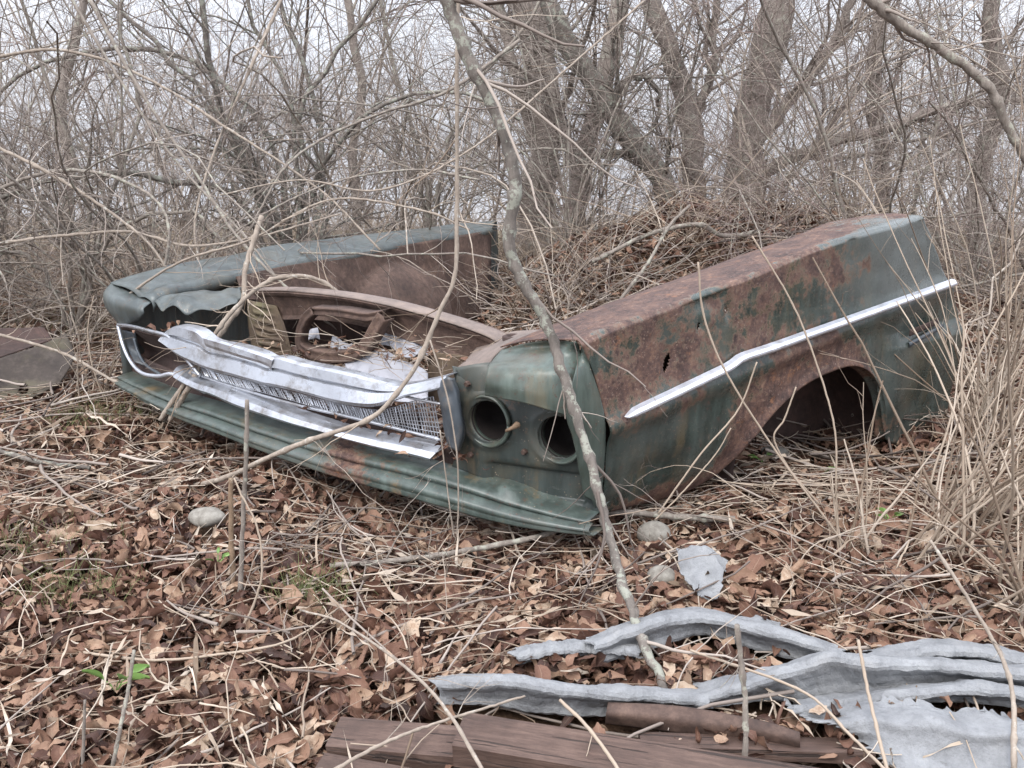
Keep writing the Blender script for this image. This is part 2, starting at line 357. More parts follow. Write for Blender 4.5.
# ------------------------------------------------------------------ leaf litter
def rot_from(yaw, tilt, tdir, roll=None):
    """K rotation matrices: yaw about z, then a tilt about a level axis with bearing tdir"""
    c, s = np.cos(yaw), np.sin(yaw); z0 = np.zeros_like(yaw); o = z0 + 1
    Rz = np.stack([np.stack([c, -s, z0], -1), np.stack([s, c, z0], -1), np.stack([z0, z0, o], -1)], -2)
    kx, ky = np.cos(tdir), np.sin(tdir); c, s = np.cos(tilt), np.sin(tilt); v = 1 - c
    Rt = np.stack([np.stack([c + kx * kx * v, kx * ky * v, ky * s], -1), np.stack([kx * ky * v, c + ky * ky * v, -kx * s], -1), np.stack([-ky * s, kx * s, c], -1)], -2)
    return Rt @ Rz
def leaves(pos, size, nu, nv, tilt, curl=1., asp=(.22, .60)):
    """rolled and curled dead leaves: pos K,3; a (nu x nv) grid each. Third result: place on the leaf, for its veins"""
    K = len(pos); f = lambda q: q[:, None, None]
    u = np.linspace(0, 1, nu)[None, :, None] + np.zeros((K, 1, 1)); v = np.linspace(-1, 1, nv)[None, None, :]
    a_ = f(rng.uniform(*asp, K)); pw = f(rng.uniform(.6, 1.1, K))
    wd = np.sin(np.pi * np.clip(u, .015, .985) ** pw) ** .8 * a_ * .5
    wd = wd * (1 + .10 * np.sin(u * f(rng.uniform(14, 26, K)) + f(rng.uniform(0, 6, K))) * (nu > 5))
    roll = f(rng.gamma(2.2, .85, K) * np.sign(rng.uniform(-.3, 1, K))) * curl * (1 + .5 * (u - .5) * f(rng.normal(0, 1, K))) / np.maximum(a_ * .5, .08)
    s = v * wd; k = np.where(np.abs(roll) < .05, .05, roll * .5)
    y = np.sin(k * s) / k; zz = (1 - np.cos(k * s)) / k
    fold = f(rng.uniform(0, .5, K)) * curl; zz = zz + np.abs(s) * fold
    cv = f(rng.normal(0, 1.7, K)) * curl; cv = np.where(np.abs(cv) < .05, .05, cv); t = (u - .5)
    X_ = np.sin(cv * t) / cv - np.sin(cv * t) * zz; Z_ = (1 - np.cos(cv * t)) / cv + np.cos(cv * t) * zz
    tw = f(rng.normal(0, .7, K)) * t * curl; Y2 = y * np.cos(tw) - Z_ * np.sin(tw) * .4; Z2 = Z_ + y * np.sin(tw)
    edge = np.abs(v) ** 2 * .05 * curl
    Z2 = Z2 + edge * np.sin(u * f(rng.uniform(9, 22, K)) + np.sign(v) * f(rng.uniform(0, 6, K))) + (rng.random((K, nu, nv)) - .5) * .035 * curl
    P = np.stack([X_ + 0 * Y2, Y2, Z2], -1).reshape(K, -1, 3) * size[:, None, None]
    R = rot_from(rng.uniform(0, 6.28, K), tilt, rng.uniform(0, 6.28, K))
    P = np.einsum('kij,knj->kni', R, P); P = P - P.mean(1, keepdims=True) + pos[:, None]
    F = (grid_faces(nu, nv)[None] + (np.arange(K) * nu * nv)[:, None, None]).reshape(-1, 4)
    uv = np.stack([u + 0 * v, v + 0 * u, 0 * u + 0 * v], -1).reshape(-1, 3)
    return P.reshape(-1, 3), F, uv
def scatter(n, y0, y1, pw=1., xpad=.25, mask=None):
    """ground positions inside a wedge a little wider than the view"""
    y = y0 + (y1 - y0) * rng.random(n) ** pw
    x = rng.uniform(-1, 1, n) * (y * .62 + xpad)
    if mask is not None:
        k = mask(x, y); x, y = x[k], y[k]
    return x, y
def pixel_of(x, y, z):
    c, s = math.cos(PIT), math.sin(PIT); q = z - CH; yy = c * y - s * q; zz = s * y + c * q
    return 512 + FOC * x / yy, 384 - FOC * zz / yy
def inside(px, py, poly):
    k = np.zeros(len(px), bool); m = len(poly)
    for i in range(m):
        x1, y1 = poly[i]; x2, y2 = poly[(i + 1) % m]
        hit = ((y1 > py) != (y2 > py)) & (px < (x2 - x1) * (py - y1) / (y2 - y1 + 1e-9) + x1); k ^= hit
    return k
# ground taken up by the felt, the boards, the stones
COVER = [[on_z(*p_, .0)[:2] for p_ in poly] for poly in (
    [(434, 680), (708, 696), (722, 722), (600, 738), (444, 722)], [(592, 640), (700, 612), (842, 650), (830, 678), (705, 662), (622, 672)],
    [(700, 692), (830, 656), (1060, 672), (1060, 716), (836, 708), (710, 714)], [(800, 706), (1070, 710), (1070, 840), (900, 830), (850, 752)],
    [(330, 722), (640, 716), (870, 756), (870, 840), (300, 840)], [(184, 512), (232, 512), (232, 540), (184, 540)], [(672, 558), (730, 558), (726, 604), (690, 604)])]
def open_ground(x, y, rest=.05):
    k = np.zeros(len(x), bool)
    for poly in COVER: k |= inside(x, y, poly)
    return ~k | (rng.random(len(x)) < rest)
def pile(x, y): return np.maximum(vnoise(x * 2.3, y * 2.3), -.1) + .1
a = Acc()
for n, y0, y1, pw, nu, nv, s0, s1 in ((15000, .95, 2.3, .8, 9, 7, .03, .105), (23000, 2.1, 4.2, .85, 7, 5, .035, .10), (14000, 4., 8.0, .9, 4, 4, .05, .10)):
    x, y = scatter(n, y0, y1, pw)
    k = np.random.default_rng(1).random(len(x)) < 1 - .35 * (vnoise(x * 1.7, y * 1.7) > .18)
    k &= open_ground(x, y); x, y = x[k], y[k]
    sz = rng.uniform(s0, s1, len(x)) * rng.uniform(.6, 1, len(x))
    z = gz(x, y) + rng.uniform(.0, .035, len(x)) + .05 * pile(x, y) * rng.random(len(x))
    a.add(*leaves(np.stack([x, y, z], -1), sz, nu, nv, np.abs(rng.normal(0, .55, len(x)))))
n_ = 3200; y = rng.normal(4.9, .55, n_); x = rng.normal(1.15, .75, n_)      # thicker on the mound
a.add(*leaves(np.stack([x, y, gz(x, y) + rng.uniform(.02, .08, n_)], -1), rng.uniform(.04, .09, n_), 5, 4, np.abs(rng.normal(0, .6, n_))))
lo = link('fallen_leaves', a.mesh('fallen_leaves'), M['leaf']); tag(lo, 'curled brown dead leaves covering the ground', 'leaf litter', kind='stuff')

def wander(p0, d0, length, n, wob, sag=0., rngx=rng):
    """K wandering paths; p0 K,3 d0 K,3 length K"""
    K = len(p0); st = length / (n - 1); P = [p0]; d = nrm(d0)
    for i in range(n - 1):
        d = nrm(d + rngx.normal(0, 1, (K, 3)) * wob + np.array([0, 0, sag])); P.append(P[-1] + d * st[:, None])
    return np.stack(P, 1)
def ground_sticks(n, y0, y1, l0, l1, r0, r1, seg, wob, lift, pw=1., mask=None, flat=.12, sides=3):
    x, y = scatter(n, y0, y1, pw, mask=lambda x, y: open_ground(x, y, .2)); K = len(x)
    th = rng.uniform(0, 6.28, K); L = rng.uniform(l0, l1, K) * rng.uniform(.5, 1, K)
    P = wander(np.stack([x, y, 0 * x], -1), np.stack([np.cos(th), np.sin(th), 0 * x], -1), L, seg, wob * np.array([1, 1, .25]))
    off = rng.uniform(.015, lift, K)[:, None] + np.linspace(-1, 1, seg)[None] * rng.normal(0, flat, K)[:, None] * L[:, None] * .5
    dz = P[:, :, 2] - P[:, :1, 2]
    P[:, :, 2] = gz(P[:, :, 0], P[:, :, 1]) + np.maximum(off + dz * .6, .004)
    R = (rng.uniform(r0, r1, K))[:, None] * np.linspace(1, .5, seg)[None]
    return P, R
a = Acc()
a.tube(*ground_sticks(1500, .95, 2.6, .06, .45, .0008, .0026, 9, .2, .06, .9))
a.tube(*ground_sticks(3400, 2.2, 5.5, .08, .5, .001, .0026, 7, .2, .07, .9))
a.tube(*ground_sticks(2500, 5., 9, .15, .7, .002, .004, 5, .15, .12))
x, y = scatter(1300, .95, 5., 1., mask=lambda x, y: open_ground(x, y, .1)); K = len(x)      # flat dry grass blades
a.add(*leaves(np.stack([x, y, gz(x, y) + rng.uniform(.02, .07, K)], -1), rng.uniform(.06, .22, K), 8, 3, np.abs(rng.normal(0, .35, K)), .6, (.02, .045))[:2])
so = link('dry_straw', a.mesh('dry_straw'), M['straw']); tag(so, 'thin pale dry stems and straw strewn over the leaves', 'straw', kind='stuff')
a = Acc()
a.tube(*ground_sticks(230, 1., 2.6, .15, .7, .0018, .0042, 9, .10, .07), sides=5)
a.tube(*ground_sticks(650, 2.4, 6, .2, 1.1, .0025, .006, 8, .10, .12), sides=4)
so = link('fallen_twigs', a.mesh('fallen_twigs'), M['twig']); tag(so, 'grey brown broken twigs lying in the leaf litter', 'twigs', kind='stuff')

# ------------------------------------------------------------------ the wrecked car front
car0 = empty('wrecked_car_front', tuple(A0), CARROT)
tag(car0, 'rusty dark green front end of an old car with empty headlight holes, lying in leaves', 'car wreck')

# --- right-hand fender, its own frame: x along it to the door, y towards the engine bay, z up
fend_ang = math.atan2(fs[1], fs[0])
def fl(P):
    P = np.asarray(P) - A0; return np.stack([P @ fs, -(P @ fn), P[..., 2]], -1)
def FS(px, py, yo=0.): return fl(on_plane(px, py, A0 - fn * yo, fn))
def curve(pts, yo): return np.array([FS(px, py, yo) for px, py in pts])
crease = curve([(581, 345), (615, 331), (651, 317), (714, 294), (767, 272), (815, 252), (862, 236), (900, 226), (924, 219)], 0.)
top_in = curve([(500, 350), (530, 337), (598, 309), (651, 290), (704, 271), (756, 252), (800, 236), (838, 221), (880, 217), (920, 214)], .27)
bott = curve([(606, 512), (640, 507), (672, 500), (694, 491), (712, 475), (728, 454), (742, 433), (757, 411), (772, 396), (790, 382), (808, 372), (826, 365), (842, 363), (856, 370), (866, 384), (870, 402), (872, 422), (873, 436), (885, 440), (910, 442), (934, 440)], .03)
rear = curve([(924, 219), (940, 243), (957, 283), (957, 300), (950, 360), (936, 440)], 0.)
front = curve([(581, 345), (592, 369), (601, 408), (604, 450), (606, 512)], 0.)
NS = 300; NV = 130
sx = np.linspace(0, 1, NS)
cr = polyres(resample(crease, 80), NS); bt = polyres(resample(bott, 200), NS)
# pair crease and bottom points by position along the panel: same fraction of x range
def by_x(Cv, xs_): return np.stack([xs_, np.interp(xs_, Cv[:, 0], Cv[:, 1]), np.interp(xs_, Cv[:, 0], Cv[:, 2])], 1)
mono = bt.copy(); mono[:, 0] = np.maximum.accumulate(mono[:, 0] + np.arange(NS) * 1e-5)
s_end_t, s_end_b = cr[-1, 0], mono[-1, 0]
s_t0, s_b0 = cr[0, 0], mono[0, 0]
# parameter t along: dense where the arch's rear edge is steep
tb = np.linspace(0, 1, NS)
xb = mono[:, 0]; fr = (xb - s_b0) / (s_end_b - s_b0)
xt = s_t0 + (s_end_t - s_t0) * fr
Ct = by_x(cr, xt)
def fprofile(s, z, k):
    """how far the side stands out (negative y = outward)"""
    y = -.012 * np.sin(np.clip((z - .08) / .42, 0, 1) * np.pi)
    y = y + .075 * np.clip((.20 - z) / .2, 0, 1) ** 2 * np.clip(1.15 - s, 0, 1)
    y = y - .016 * np.exp(-((z - .30 - .11 * s) / .03) ** 2)
    y = y - .02 * np.clip((s - 1.22) / .08, 0, 1) * np.clip((.36 - z) / .05, 0, 1)
    y = y + .006 * vnoise(s * 6, z * 9) + .004 * vnoise(s * 17 + 4, z * 19)
    return y
zt = Ct[:, 2]; zb = mono[:, 2]
w = np.linspace(0, 1, NV)
G = np.zeros((NS, NV, 3))
fe = np.interp(np.linspace(0, 1, NV), np.linspace(0, 1, 30), polyres(resample(front, 40), 30)[:, 0])
re = np.interp(np.linspace(0, 1, NV), np.linspace(0, 1, 40), polyres(resample(rear, 60), 40)[:, 0])
for i in range(NS):
    z = zt[i] + (zb[i] - zt[i]) * w
    xx = xt[i] + (xb[i] - xt[i]) * w
    f = fr[i]
    xl = s_t0 + (s_b0 - s_t0) * w; xr = s_end_t + (s_end_b - s_end_t) * w
    xx = xx + (fe - xl) * np.clip(1 - f / .18, 0, 1) + (re - xr) * np.clip((f - .75) / .25, 0, 1)
    G[i, :, 0] = xx; G[i, :, 2] = z; G[i, :, 1] = fprofile(xx, z, w)
# dents and holes (bullet-like tears)
holes = [(FS(667, 363), .010, .024, .35), (FS(700, 326), .004, .009, .2), (FS(728, 311), .004, .010, .2), (FS(731, 394 - 20), .0, .0, .1)][:3]
for h, hx, hz, _ in holes:
    d2 = ((G[:, :, 0] - h[0]) / (hx * 3.2)) ** 2 + ((G[:, :, 2] - h[2]) / (hz * 2.4)) ** 2
    G[:, :, 1] += .010 * np.exp(-d2)
# creased dent above the arch
d = FS(707, 300); G[:, :, 1] += .012 * np.exp(-((G[:, :, 0] - d[0]) / .09) ** 2 - ((G[:, :, 2] - d[2]) / .035) ** 2)
d = FS(650, 470); G[:, :, 1] += .014 * np.exp(-((G[:, :, 0] - d[0]) / .12) ** 2 - ((G[:, :, 2] - d[2]) / .05) ** 2)
# rounded top edge and top surface
Ti = by_x(polyres(resample(top_in, 100), 200), Ct[:, 0] + .0)
NT = 16; Tg = np.zeros((NS, NT, 3))
for j, q in enumerate(np.linspace(1, 0, NT, endpoint=False)):
    yq = .02 + (.27 - .02) * q
    rise = .012 * np.sin(np.pi * q)
    Tg[:, j, 0] = Ct[:, 0]; Tg[:, j, 1] = yq
    Tg[:, j, 2] = zt + .010 + (Ti[:, 2] - zt - .010) * q ** .9 + rise + .004 * vnoise(Ct[:, 0] * 7, yq * 9)
Tg[:, :, 0] += (np.linspace(1, 0, NT, endpoint=False)[None] * -.03)
Rd = np.zeros((NS, 3, 3))
for j, ang in enumerate((20, 45, 70)):
    r = .02; a_ = math.radians(ang)
    Rd[:, j, 0] = Ct[:, 0]; Rd[:, j, 1] = .02 - r * math.sin(a_) + .0; Rd[:, j, 2] = zt + .010 - .012 * (1 - math.cos(a_)) * 1.2
# inward return flange along the bottom and arch
lip = np.zeros((NS, 4, 3))
tang = np.gradient(G[:, -1], axis=0); nl = nrm(np.stack([tang[:, 2], 0 * tang[:, 0], -tang[:, 0]], -1))
for j, (dy, dn) in enumerate(((.004, -.004), (.016, -.003), (.03, .002), (.034, .006))):
    lip[:, j] = G[:, -1] - nl * dn * -1 + np.array([0, dy, 0])
flare = np.exp(-((w - 1) / .05) ** 2); G[:, :, 1] -= (.010 * flare)[None] * (np.clip((zb + .0) / .1, 0, 1))[:, None]
FG = np.concatenate([Tg, Rd, G, lip], 1)
def keep(c):
    k = np.ones(len(c), bool)
    for h, hx, hz, tl in holes:
        dx = c[:, 0] - h[0]; dz = c[:, 2] - h[2]; dx = dx - dz * tl
        k &= ((dx / hx) ** 2 + (dz / hz) ** 2) > 1
    return k
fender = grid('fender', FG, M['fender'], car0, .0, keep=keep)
fender.location = (0, 0, 0); fender.rotation_euler = (0, 0, fend_ang - CARROT)
sd = fender.modifiers.new('s', 'SOLIDIFY'); sd.thickness = .003; sd.offset = 0
fender['label'] = 'green and rust brown fender with open wheel arch and long bright trim'
# trim strip
tp = [FS(px, py, -.028) for px, py in ((627, 417), (670, 397), (705, 380), (730, 368), (741, 359), (775, 348), (805, 337), (850, 321), (905, 301), (955, 283))]
tp = polyres(np.array(tp), 60)
V = []
for i, p in enumerate(tp):
    kx = 1 - .35 * max(0, 1 - i / 1.5) ** 2; kink = .003 * math.exp(-((p[0] - tp[22][0]) / .02) ** 2)
    hh = .0135 * kx * (1 if i < 50 else 1)
    for yy, zz in ((.012, -hh), (-.003, -hh * .8), (-.012, -hh * .15), (-.012, hh * .25), (-.004, hh * .75), (.012, hh)):
        V.append((p[0], p[1] + yy * kx - kink * 1.2, p[2] + zz + kink * .8))
V = np.array(V).reshape(60, 6, 3); V[0, :, 2] = V[0, :, 2].mean() + (V[0, :, 2] - V[0, :, 2].mean()) * .5; V = np.concatenate([np.tile(V[:1].mean(1, keepdims=True) + [-.006, .010, 0], (1, 6, 1)), V, np.tile(V[-1:].mean(1, keepdims=True) + [.001, .008, 0], (1, 6, 1))], 0)
tr = grid('trim_strip', V, M['chrome'], fender, .002, smooth=False)
tr['label'] = 'long bright metal trim strip with a kink'
bp = polyres(np.array([FS(px, py, -.03) for px, py in ((908, 345), (942, 326))]), 8)
V = np.array([[(p[0], p[1] - .006 * k2, p[2] + k) for k, k2 in ((-.009, 0), (-.006, 1), (.006, 1), (.009, 0))] for p in bp])
grid('badge_strip', V, M['cap'], fender, .002)
sp = polyres(np.array([FS(px, py, -.028) for px, py in ((909, 333), (938, 321))]), 8)
V = np.array([[(p[0], p[1] - .003, p[2] + k) for k in (-.011, -.004, .004, .011)] for p in sp])
grid('badge_recess', V, M['rust_dark'], fender, .002)
# wheel housing behind the arch
U_, V_ = 26, 14; WH = np.zeros((U_, V_, 3))
ca = FS(818, 430, .03)
for i, t in enumerate(np.linspace(-.45, math.pi + .45, U_)):
    for j, q in enumerate(np.linspace(0, 1, V_)):
        r = .36 + .02 * math.sin(q * 3); yy = .05 + .27 * q
        if q > .75: r *= max(0.0, 1 - ((q - .75) / .25) ** 2 * .96); yy = .05 + .27 * (.75 + (q - .75) * .3)
        WH[i, j] = (ca[0] - r * 1.08 * math.cos(t), yy, max(-.14, .02 + (r) * math.sin(t) * 1.0))
WH[:, :, 2] = np.minimum(WH[:, :, 2], .44)
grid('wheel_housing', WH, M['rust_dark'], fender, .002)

# --- headlight hood (brow and the green corner that wraps to the side)
# control net in car coordinates: rows from the back edge of the top, over the brow, down
def P3(f, *a): return f(*a)
brow_top_back = [FX(498, 353, -.33), FS(581, 344, .0)]
def net(rows, nu, nv):
    rows = [resample(np.array(r), nv) if len(r) > 2 else polyres(np.array(r), nv) for r in rows]
    rows = np.stack(rows, 0)
    return np.stack([resample(rows[:, j], nu) if len(rows) > 2 else polyres(rows[:, j], nu) for j in range(nv)], 1)
def toW(P):   # fender frame -> car frame
    P = np.asarray(P); q = A0 + fs * P[..., :1] - fn * P[..., 1:2] + UP * P[..., 2:3]; return car(q)
fseam = [toW(G[0, int(k)] + [-.0015, .001, 0]) for k in (0, .17 * NV, .40 * NV, .64 * NV, .88 * NV, NV - 1)]
off = -.065
tg0 = [toW(Tg[0, k] + [.004, 0, -.006]) for k in (0, 5, 10, 15)]
tg1 = [toW(Tg[0, k] + [-.10 + .006 * k, 0, -.002]) for k in (0, 5, 10, 15)]
hood_rows = [
    tg0, [a_ * .5 + b_ * .5 for a_, b_ in zip(tg0, [FF(495, 357, .05), FF(535, 354, .03), FF(563, 351, .01), fseam[0]])],
    [FF(493, 360, .02), FF(530, 358, -.01), FF(562, 356, -.02), FF(580, 352, .0)],
    [FF(488, 368, -.05), FF(525, 370, -.06), FF(560, 375, -.06), FF(580, 377, -.03)],
    [FF(485, 382, -.07), FF(523, 389, -.08), FF(560, 400, -.07), FF(580, 404, -.04)],
    [FF(484, 396, -.06), FF(522, 403, -.08), FF(557, 413, -.07), FF(578, 420, -.05)]]
def dent(Q, am=.006, fq=14): Q = np.array(Q); Q[:, :, 1] += am * vnoise(Q[:, :, 0] * fq, Q[:, :, 2] * fq) + am * .4 * vnoise(Q[:, :, 0] * fq * 3, Q[:, :, 2] * fq * 3); Q[:, :, 2] += am * .6 * vnoise(Q[:, :, 0] * fq + 4, Q[:, :, 1] * fq); return Q
hood = grid('headlight_hood', dent(net(hood_rows, 60, 50)), M['green'], car0, .004)
# corner: from the hood's right edge round to the seam, down to the bottom
cor_rows = [
    [FF(579, 352, .0), FF(581, 348, .01), fseam[0]],
    [FF(575, 374, -.06), FF(583, 371, -.04), fseam[1]],
    [FF(566, 412, -.075), FF(584, 409, -.05), fseam[2]],
    [FF(573, 440, -.05), FF(588, 440, -.03), fseam[3]],
    [FF(579, 470, -.03), FF(591, 471, -.02), fseam[4]],
    [FF(584, 497, .0), FF(594, 503, .0), fseam[5]]]
crn = grid('fender_corner', dent(net(cor_rows, 60, 24), .003, 20), M['green'], car0, .004)

# --- headlight panel with two bores
def bore_panel(name, outline_rows, holes_px, off, mat, nu, nv):
    G_ = net(outline_rows, nu, nv)
    hs = [FF(px, py, off) for px, py, r in holes_px]
    return G_, hs
rows = [[FF(px, py, .02 + .015 * (i == 0)) for px, py in r] for i, r in enumerate([
    [(452, 366), (486, 372), (530, 384), (566, 396), (596, 404)],
    [(458, 392), (486, 400), (530, 412), (566, 422), (598, 430)],
    [(462, 420), (490, 428), (530, 440), (566, 450), (600, 458)],
    [(458, 450), (490, 458), (530, 470), (566, 480), (602, 488)],
    [(452, 466), (488, 480), (530, 494), (568, 505), (603, 514)]])]
HP = net(rows, 120, 150)
hc = [FF(488, 421, .02), FF(559, 437, .02)]
HR = .054
k2 = np.array(HP)
for c_ in hc:     # pressed collar round each bore
    rr = np.hypot(k2[:, :, 0] - c_[0], k2[:, :, 2] - c_[2]); k2[:, :, 1] -= .004 * np.exp(-((rr - .072) / .009) ** 2)
    near = (rr > HR * .8) & (rr < HR * 1.12)      # snap the rim of the bore to a true circle
    dx = (k2[:, :, 0] - c_[0]) / np.maximum(rr, 1e-4); dz = (k2[:, :, 2] - c_[2]) / np.maximum(rr, 1e-4)
rec = np.exp(-np.clip(np.abs(k2[:, :, 0] - FF(535, 475, .02)[0]) - .12, 0, 1) / .01) * np.exp(-np.clip(np.abs(k2[:, :, 2] - .13) - .035, 0, 1) / .008)
k2[:, :, 1] += .02 * rec
def kp(c):
    k = np.ones(len(c), bool)
    for h in hc: k &= np.hypot(c[:, 0] - h[0], c[:, 2] - h[2]) > HR
    return k
hp = grid('headlight_panel', k2, M['green_dull'], car0, .003, keep=kp)
for i, c_ in enumerate(hc):
    th = np.linspace(0, 2 * math.pi, 49)
    prof = [(.071, .004), (.070, -.004), (.067, -.008), (.064, -.007), (.061, .002), (.056, .006), (.0545, .010), (.0535, .020)]
    R_ = np.array([[(c_[0] + r * math.cos(t), c_[1] - .002 + y, c_[2] + r * math.sin(t)) for r, y in prof] for t in th])
    grid('headlight_rim', R_, M['green'], hp, .002)
    prof = [(.054, .004), (.056, .03), (.060, .07), (.050, .11), (.025, .125), (.001, .127)]
    R_ = np.array([[(c_[0] + r * math.cos(t), c_[1] + y, c_[2] + r * math.sin(t)) for r, y in prof] for t in th])
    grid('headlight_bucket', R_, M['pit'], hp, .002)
for bx_, bz_ in ((467, 384), (524, 452), (470, 455), (586, 0)):
    if bz_:
        c_ = FF(bx_, bz_, .012); R_ = np.array([[(c_[0] + r * math.cos(t), c_[1] + y, c_[2] + r * math.sin(t)) for r, y in ((.008, .006), (.008, -.003), (.006, -.006), (.0005, -.006))] for t in np.linspace(0, 2 * math.pi, 7)])
        grid('bolt', R_, M['rust'], hp, 0, smooth=False)
# small brass adjusting screw with its spring
sc_ = FF(514, 427, .0)
a = Acc(); a.tube(np.array([FF(506, 431, -.03), FF(512, 428, -.03), FF(517, 425, -.02), FF(516, 423, .02)]), np.array([.004, .005, .009, .004]), 8, True)
o = link('adjusting_screw', a.mesh('adjusting_screw'), M['bark_rustwood'], hp); o['label'] = 'small orange brown headlight screw'
# plate behind, between radiator support and nose (brown, with a round hole)
rows = [[FX(452, 374, -.52), FX(462, 368, -.47), FX(487, 372, -.33)],
        [FX(466, 362, -.50), FX(480, 355, -.44), FX(496, 356, -.33)],
        [FX(478, 348, -.52), FX(498, 343, -.44), FX(515, 343, -.30)],
        [FX(488, 338, -.56), FX(512, 333, -.45), FX(545, 331, -.26)]]
pl = net(rows, 30, 24); hcn = FX(513, 340, -.38)
tpl = grid('corner_plate', pl, M['rust_pale'], car0, .005)
th = np.linspace(0, 2 * math.pi, 25)
R_ = np.array([[(hcn[0] + r * math.cos(t) * 1., hcn[1] + r * math.sin(t), hcn[2] + z) for r, z in ((.030, 0), (.030, .010), (.022, .014), (.016, .010), (.015, 0), (.001, .003))] for t in th])
grid('rubber_bumper', R_, M['rust_dark'], tpl, 0)
rows = [[FF(455, 368, .03), FF(475, 364, .03), FF(492, 362, .05)], [FF(458, 380, .03), FF(474, 376, .025), FF(490, 374, .03)], [FF(461, 398, .03), FF(475, 398, .02), FF(488, 396, .02)]]
grid('nose_side_plate', net(rows, 10, 10), M['green_dull'], car0, .003)

# --- valance (gravel pan) under the grille, ridged, bowed
vt = [(131, 371), (160, 384), (200, 397), (240, 410), (300, 428), (360, 444), (420, 458), (455, 467), (490, 478), (530, 492), (570, 504), (600, 512)]
vb = [(129, 384), (160, 402), (200, 420), (240, 435), (300, 456), (360, 475), (420, 492), (455, 502), (490, 512), (530, 521), (570, 527), (602, 530)]
T_ = np.array([FF(x, y, .03) for x, y in vt]); B_ = np.array([FF(x, y, -.02) for x, y in vb])
T_ = resample(T_, 110); B_ = resample(B_, 110)
prof = [(0, .10, .012), (0, .05, .004), (0, 0, 0), (.05, -.005, 0), (.09, -.03, 0), (.13, -.062, 0), (.2, -.072, 0), (.28, -.07, 0), (.33, -.055, 0), (.40, -.052, 0), (.46, -.06, 0), (.56, -.078, 0), (.66, -.08, 0), (.74, -.068, 0), (.84, -.06, 0), (.93, -.062, 0), (1., -.05, 0), (1.02, -.02, 0), (1.01, .02, 0)]
VG = np.zeros((110, len(prof), 3))
for j, (t, dy, dz) in enumerate(prof):
    VG[:, j] = T_ + (B_ - T_) * t; VG[:, j, 1] += dy * .75; VG[:, j, 2] += dz
bx = FF(512, 487, 0)[0]
VG[:, :, 1] -= (.02 * np.exp(-((VG[:, :, 0] - bx) / .045) ** 2)) * np.array([1 if j in (2, 3, 4) else 0 for j in range(len(prof))])
VG[:, 2:5, 2] += (.014 * np.exp(-((VG[:, 2:5, 0] - bx) / .04) ** 4))
VG[:, :, 1] += .004 * vnoise(VG[:, :, 0] * 5, VG[:, :, 2] * 2) + .003 * vnoise(VG[:, :, 0] * 23, VG[:, :, 2] * 20)
VG[:, :, 2] += .006 * vnoise(VG[:, :, 0] * 4 + 8, VG[:, :, 2] * 0)
val = grid('front_valance', VG, M['green'], car0, .003); val['label'] = 'long ridged green lower panel below the grille'
M['valance'] = painted('valance_paint', (.062, .082, .072), .43, lambda n, x, y, z: n.math('ADD', n.math('MULTIPLY', box_bias(n, x, -.95, -.75, -.5, -.3), .10), n.math('MULTIPLY', n.rng(z, .10, .03), .04)), .36, .8)
val.data.materials[0] = M['valance']
# backing panel behind grille, above the valance
back_t = [(131, 352), (180, 372), (240, 386), (300, 400), (360, 418), (430, 440), (456, 446)]
back_b = [(131, 374), (180, 392), (240, 412), (300, 430), (360, 446), (430, 462), (456, 470)]
T2 = resample(np.array([FF(x, y, .05) for x, y in back_t]), 50); B2 = resample(np.array([FF(x, y, .035) for x, y in back_b]), 50)
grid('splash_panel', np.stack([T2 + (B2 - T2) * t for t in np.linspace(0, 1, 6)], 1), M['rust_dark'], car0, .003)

# --- grille
def ribbon(name, top, bot, prof, mat, parent, n=90, off=0., smooth=True, jag=0., solid=.003):
    T1 = polyres(resample(np.array([FF(x, y, off) for x, y in top]), 120), n); B1 = polyres(resample(np.array([FF(x, y, off) for x, y in bot]), 120), n)
    Q = np.zeros((n, len(prof), 3))
    for j, (t, dy) in enumerate(prof):
        Q[:, j] = T1 + (B1 - T1) * t; Q[:, j, 1] += dy
    if jag: Q[:, :, 1] += jag * vnoise(Q[:, :, 0] * 9, Q[:, :, 2] * 14); Q[:, :, 2] += jag * .5 * vnoise(Q[:, :, 0] * 6 + 3, Q[:, :, 2] * 3)
    return grid(name, Q, mat, parent, solid, smooth=smooth)
bar_t = [(167, 333), (178, 326), (198, 331), (212, 342), (240, 347), (262, 353), (272, 358), (282, 357), (312, 365), (355, 374), (383, 382), (402, 385), (426, 381), (450, 375)]
bar_b = [(168, 339), (184, 352), (202, 364), (221, 370), (240, 374), (268, 381), (297, 387), (318, 393), (340, 399), (378, 403), (398, 398), (412, 393), (432, 389), (448, 385)]
gr = ribbon('grille_bar', bar_t, bar_b, [(0, .03), (.0, .0), (.04, -.012), (.30, -.018), (.36, -.010), (.42, -.012), (.47, -.022), (.85, -.034), (.93, -.03), (1., -.02), (1.0, .0)], M['alu'], car0, 110, 0., jag=.010, smooth=False)
gr['label'] = 'bent bright metal upper grille bar'
# folded-over flap of the bar
ribbon('torn_flange', [(205, 338), (240, 347), (270, 356), (276, 358)], [(208, 349), (240, 358), (268, 365), (274, 372)], [(0, .0), (.1, -.008), (.5, -.009), (1, -.004)], M['alu'], gr, 40, -.010, jag=.012, smooth=False)
rod = lambda name, pts, r, par, mat=M['alu'], off_=0., n=60: link(name, Acc().tube(resample(np.array([FF(x, y, off_) for x, y in pts]), n), np.full(n, r), 8, True).mesh(name), mat, par)
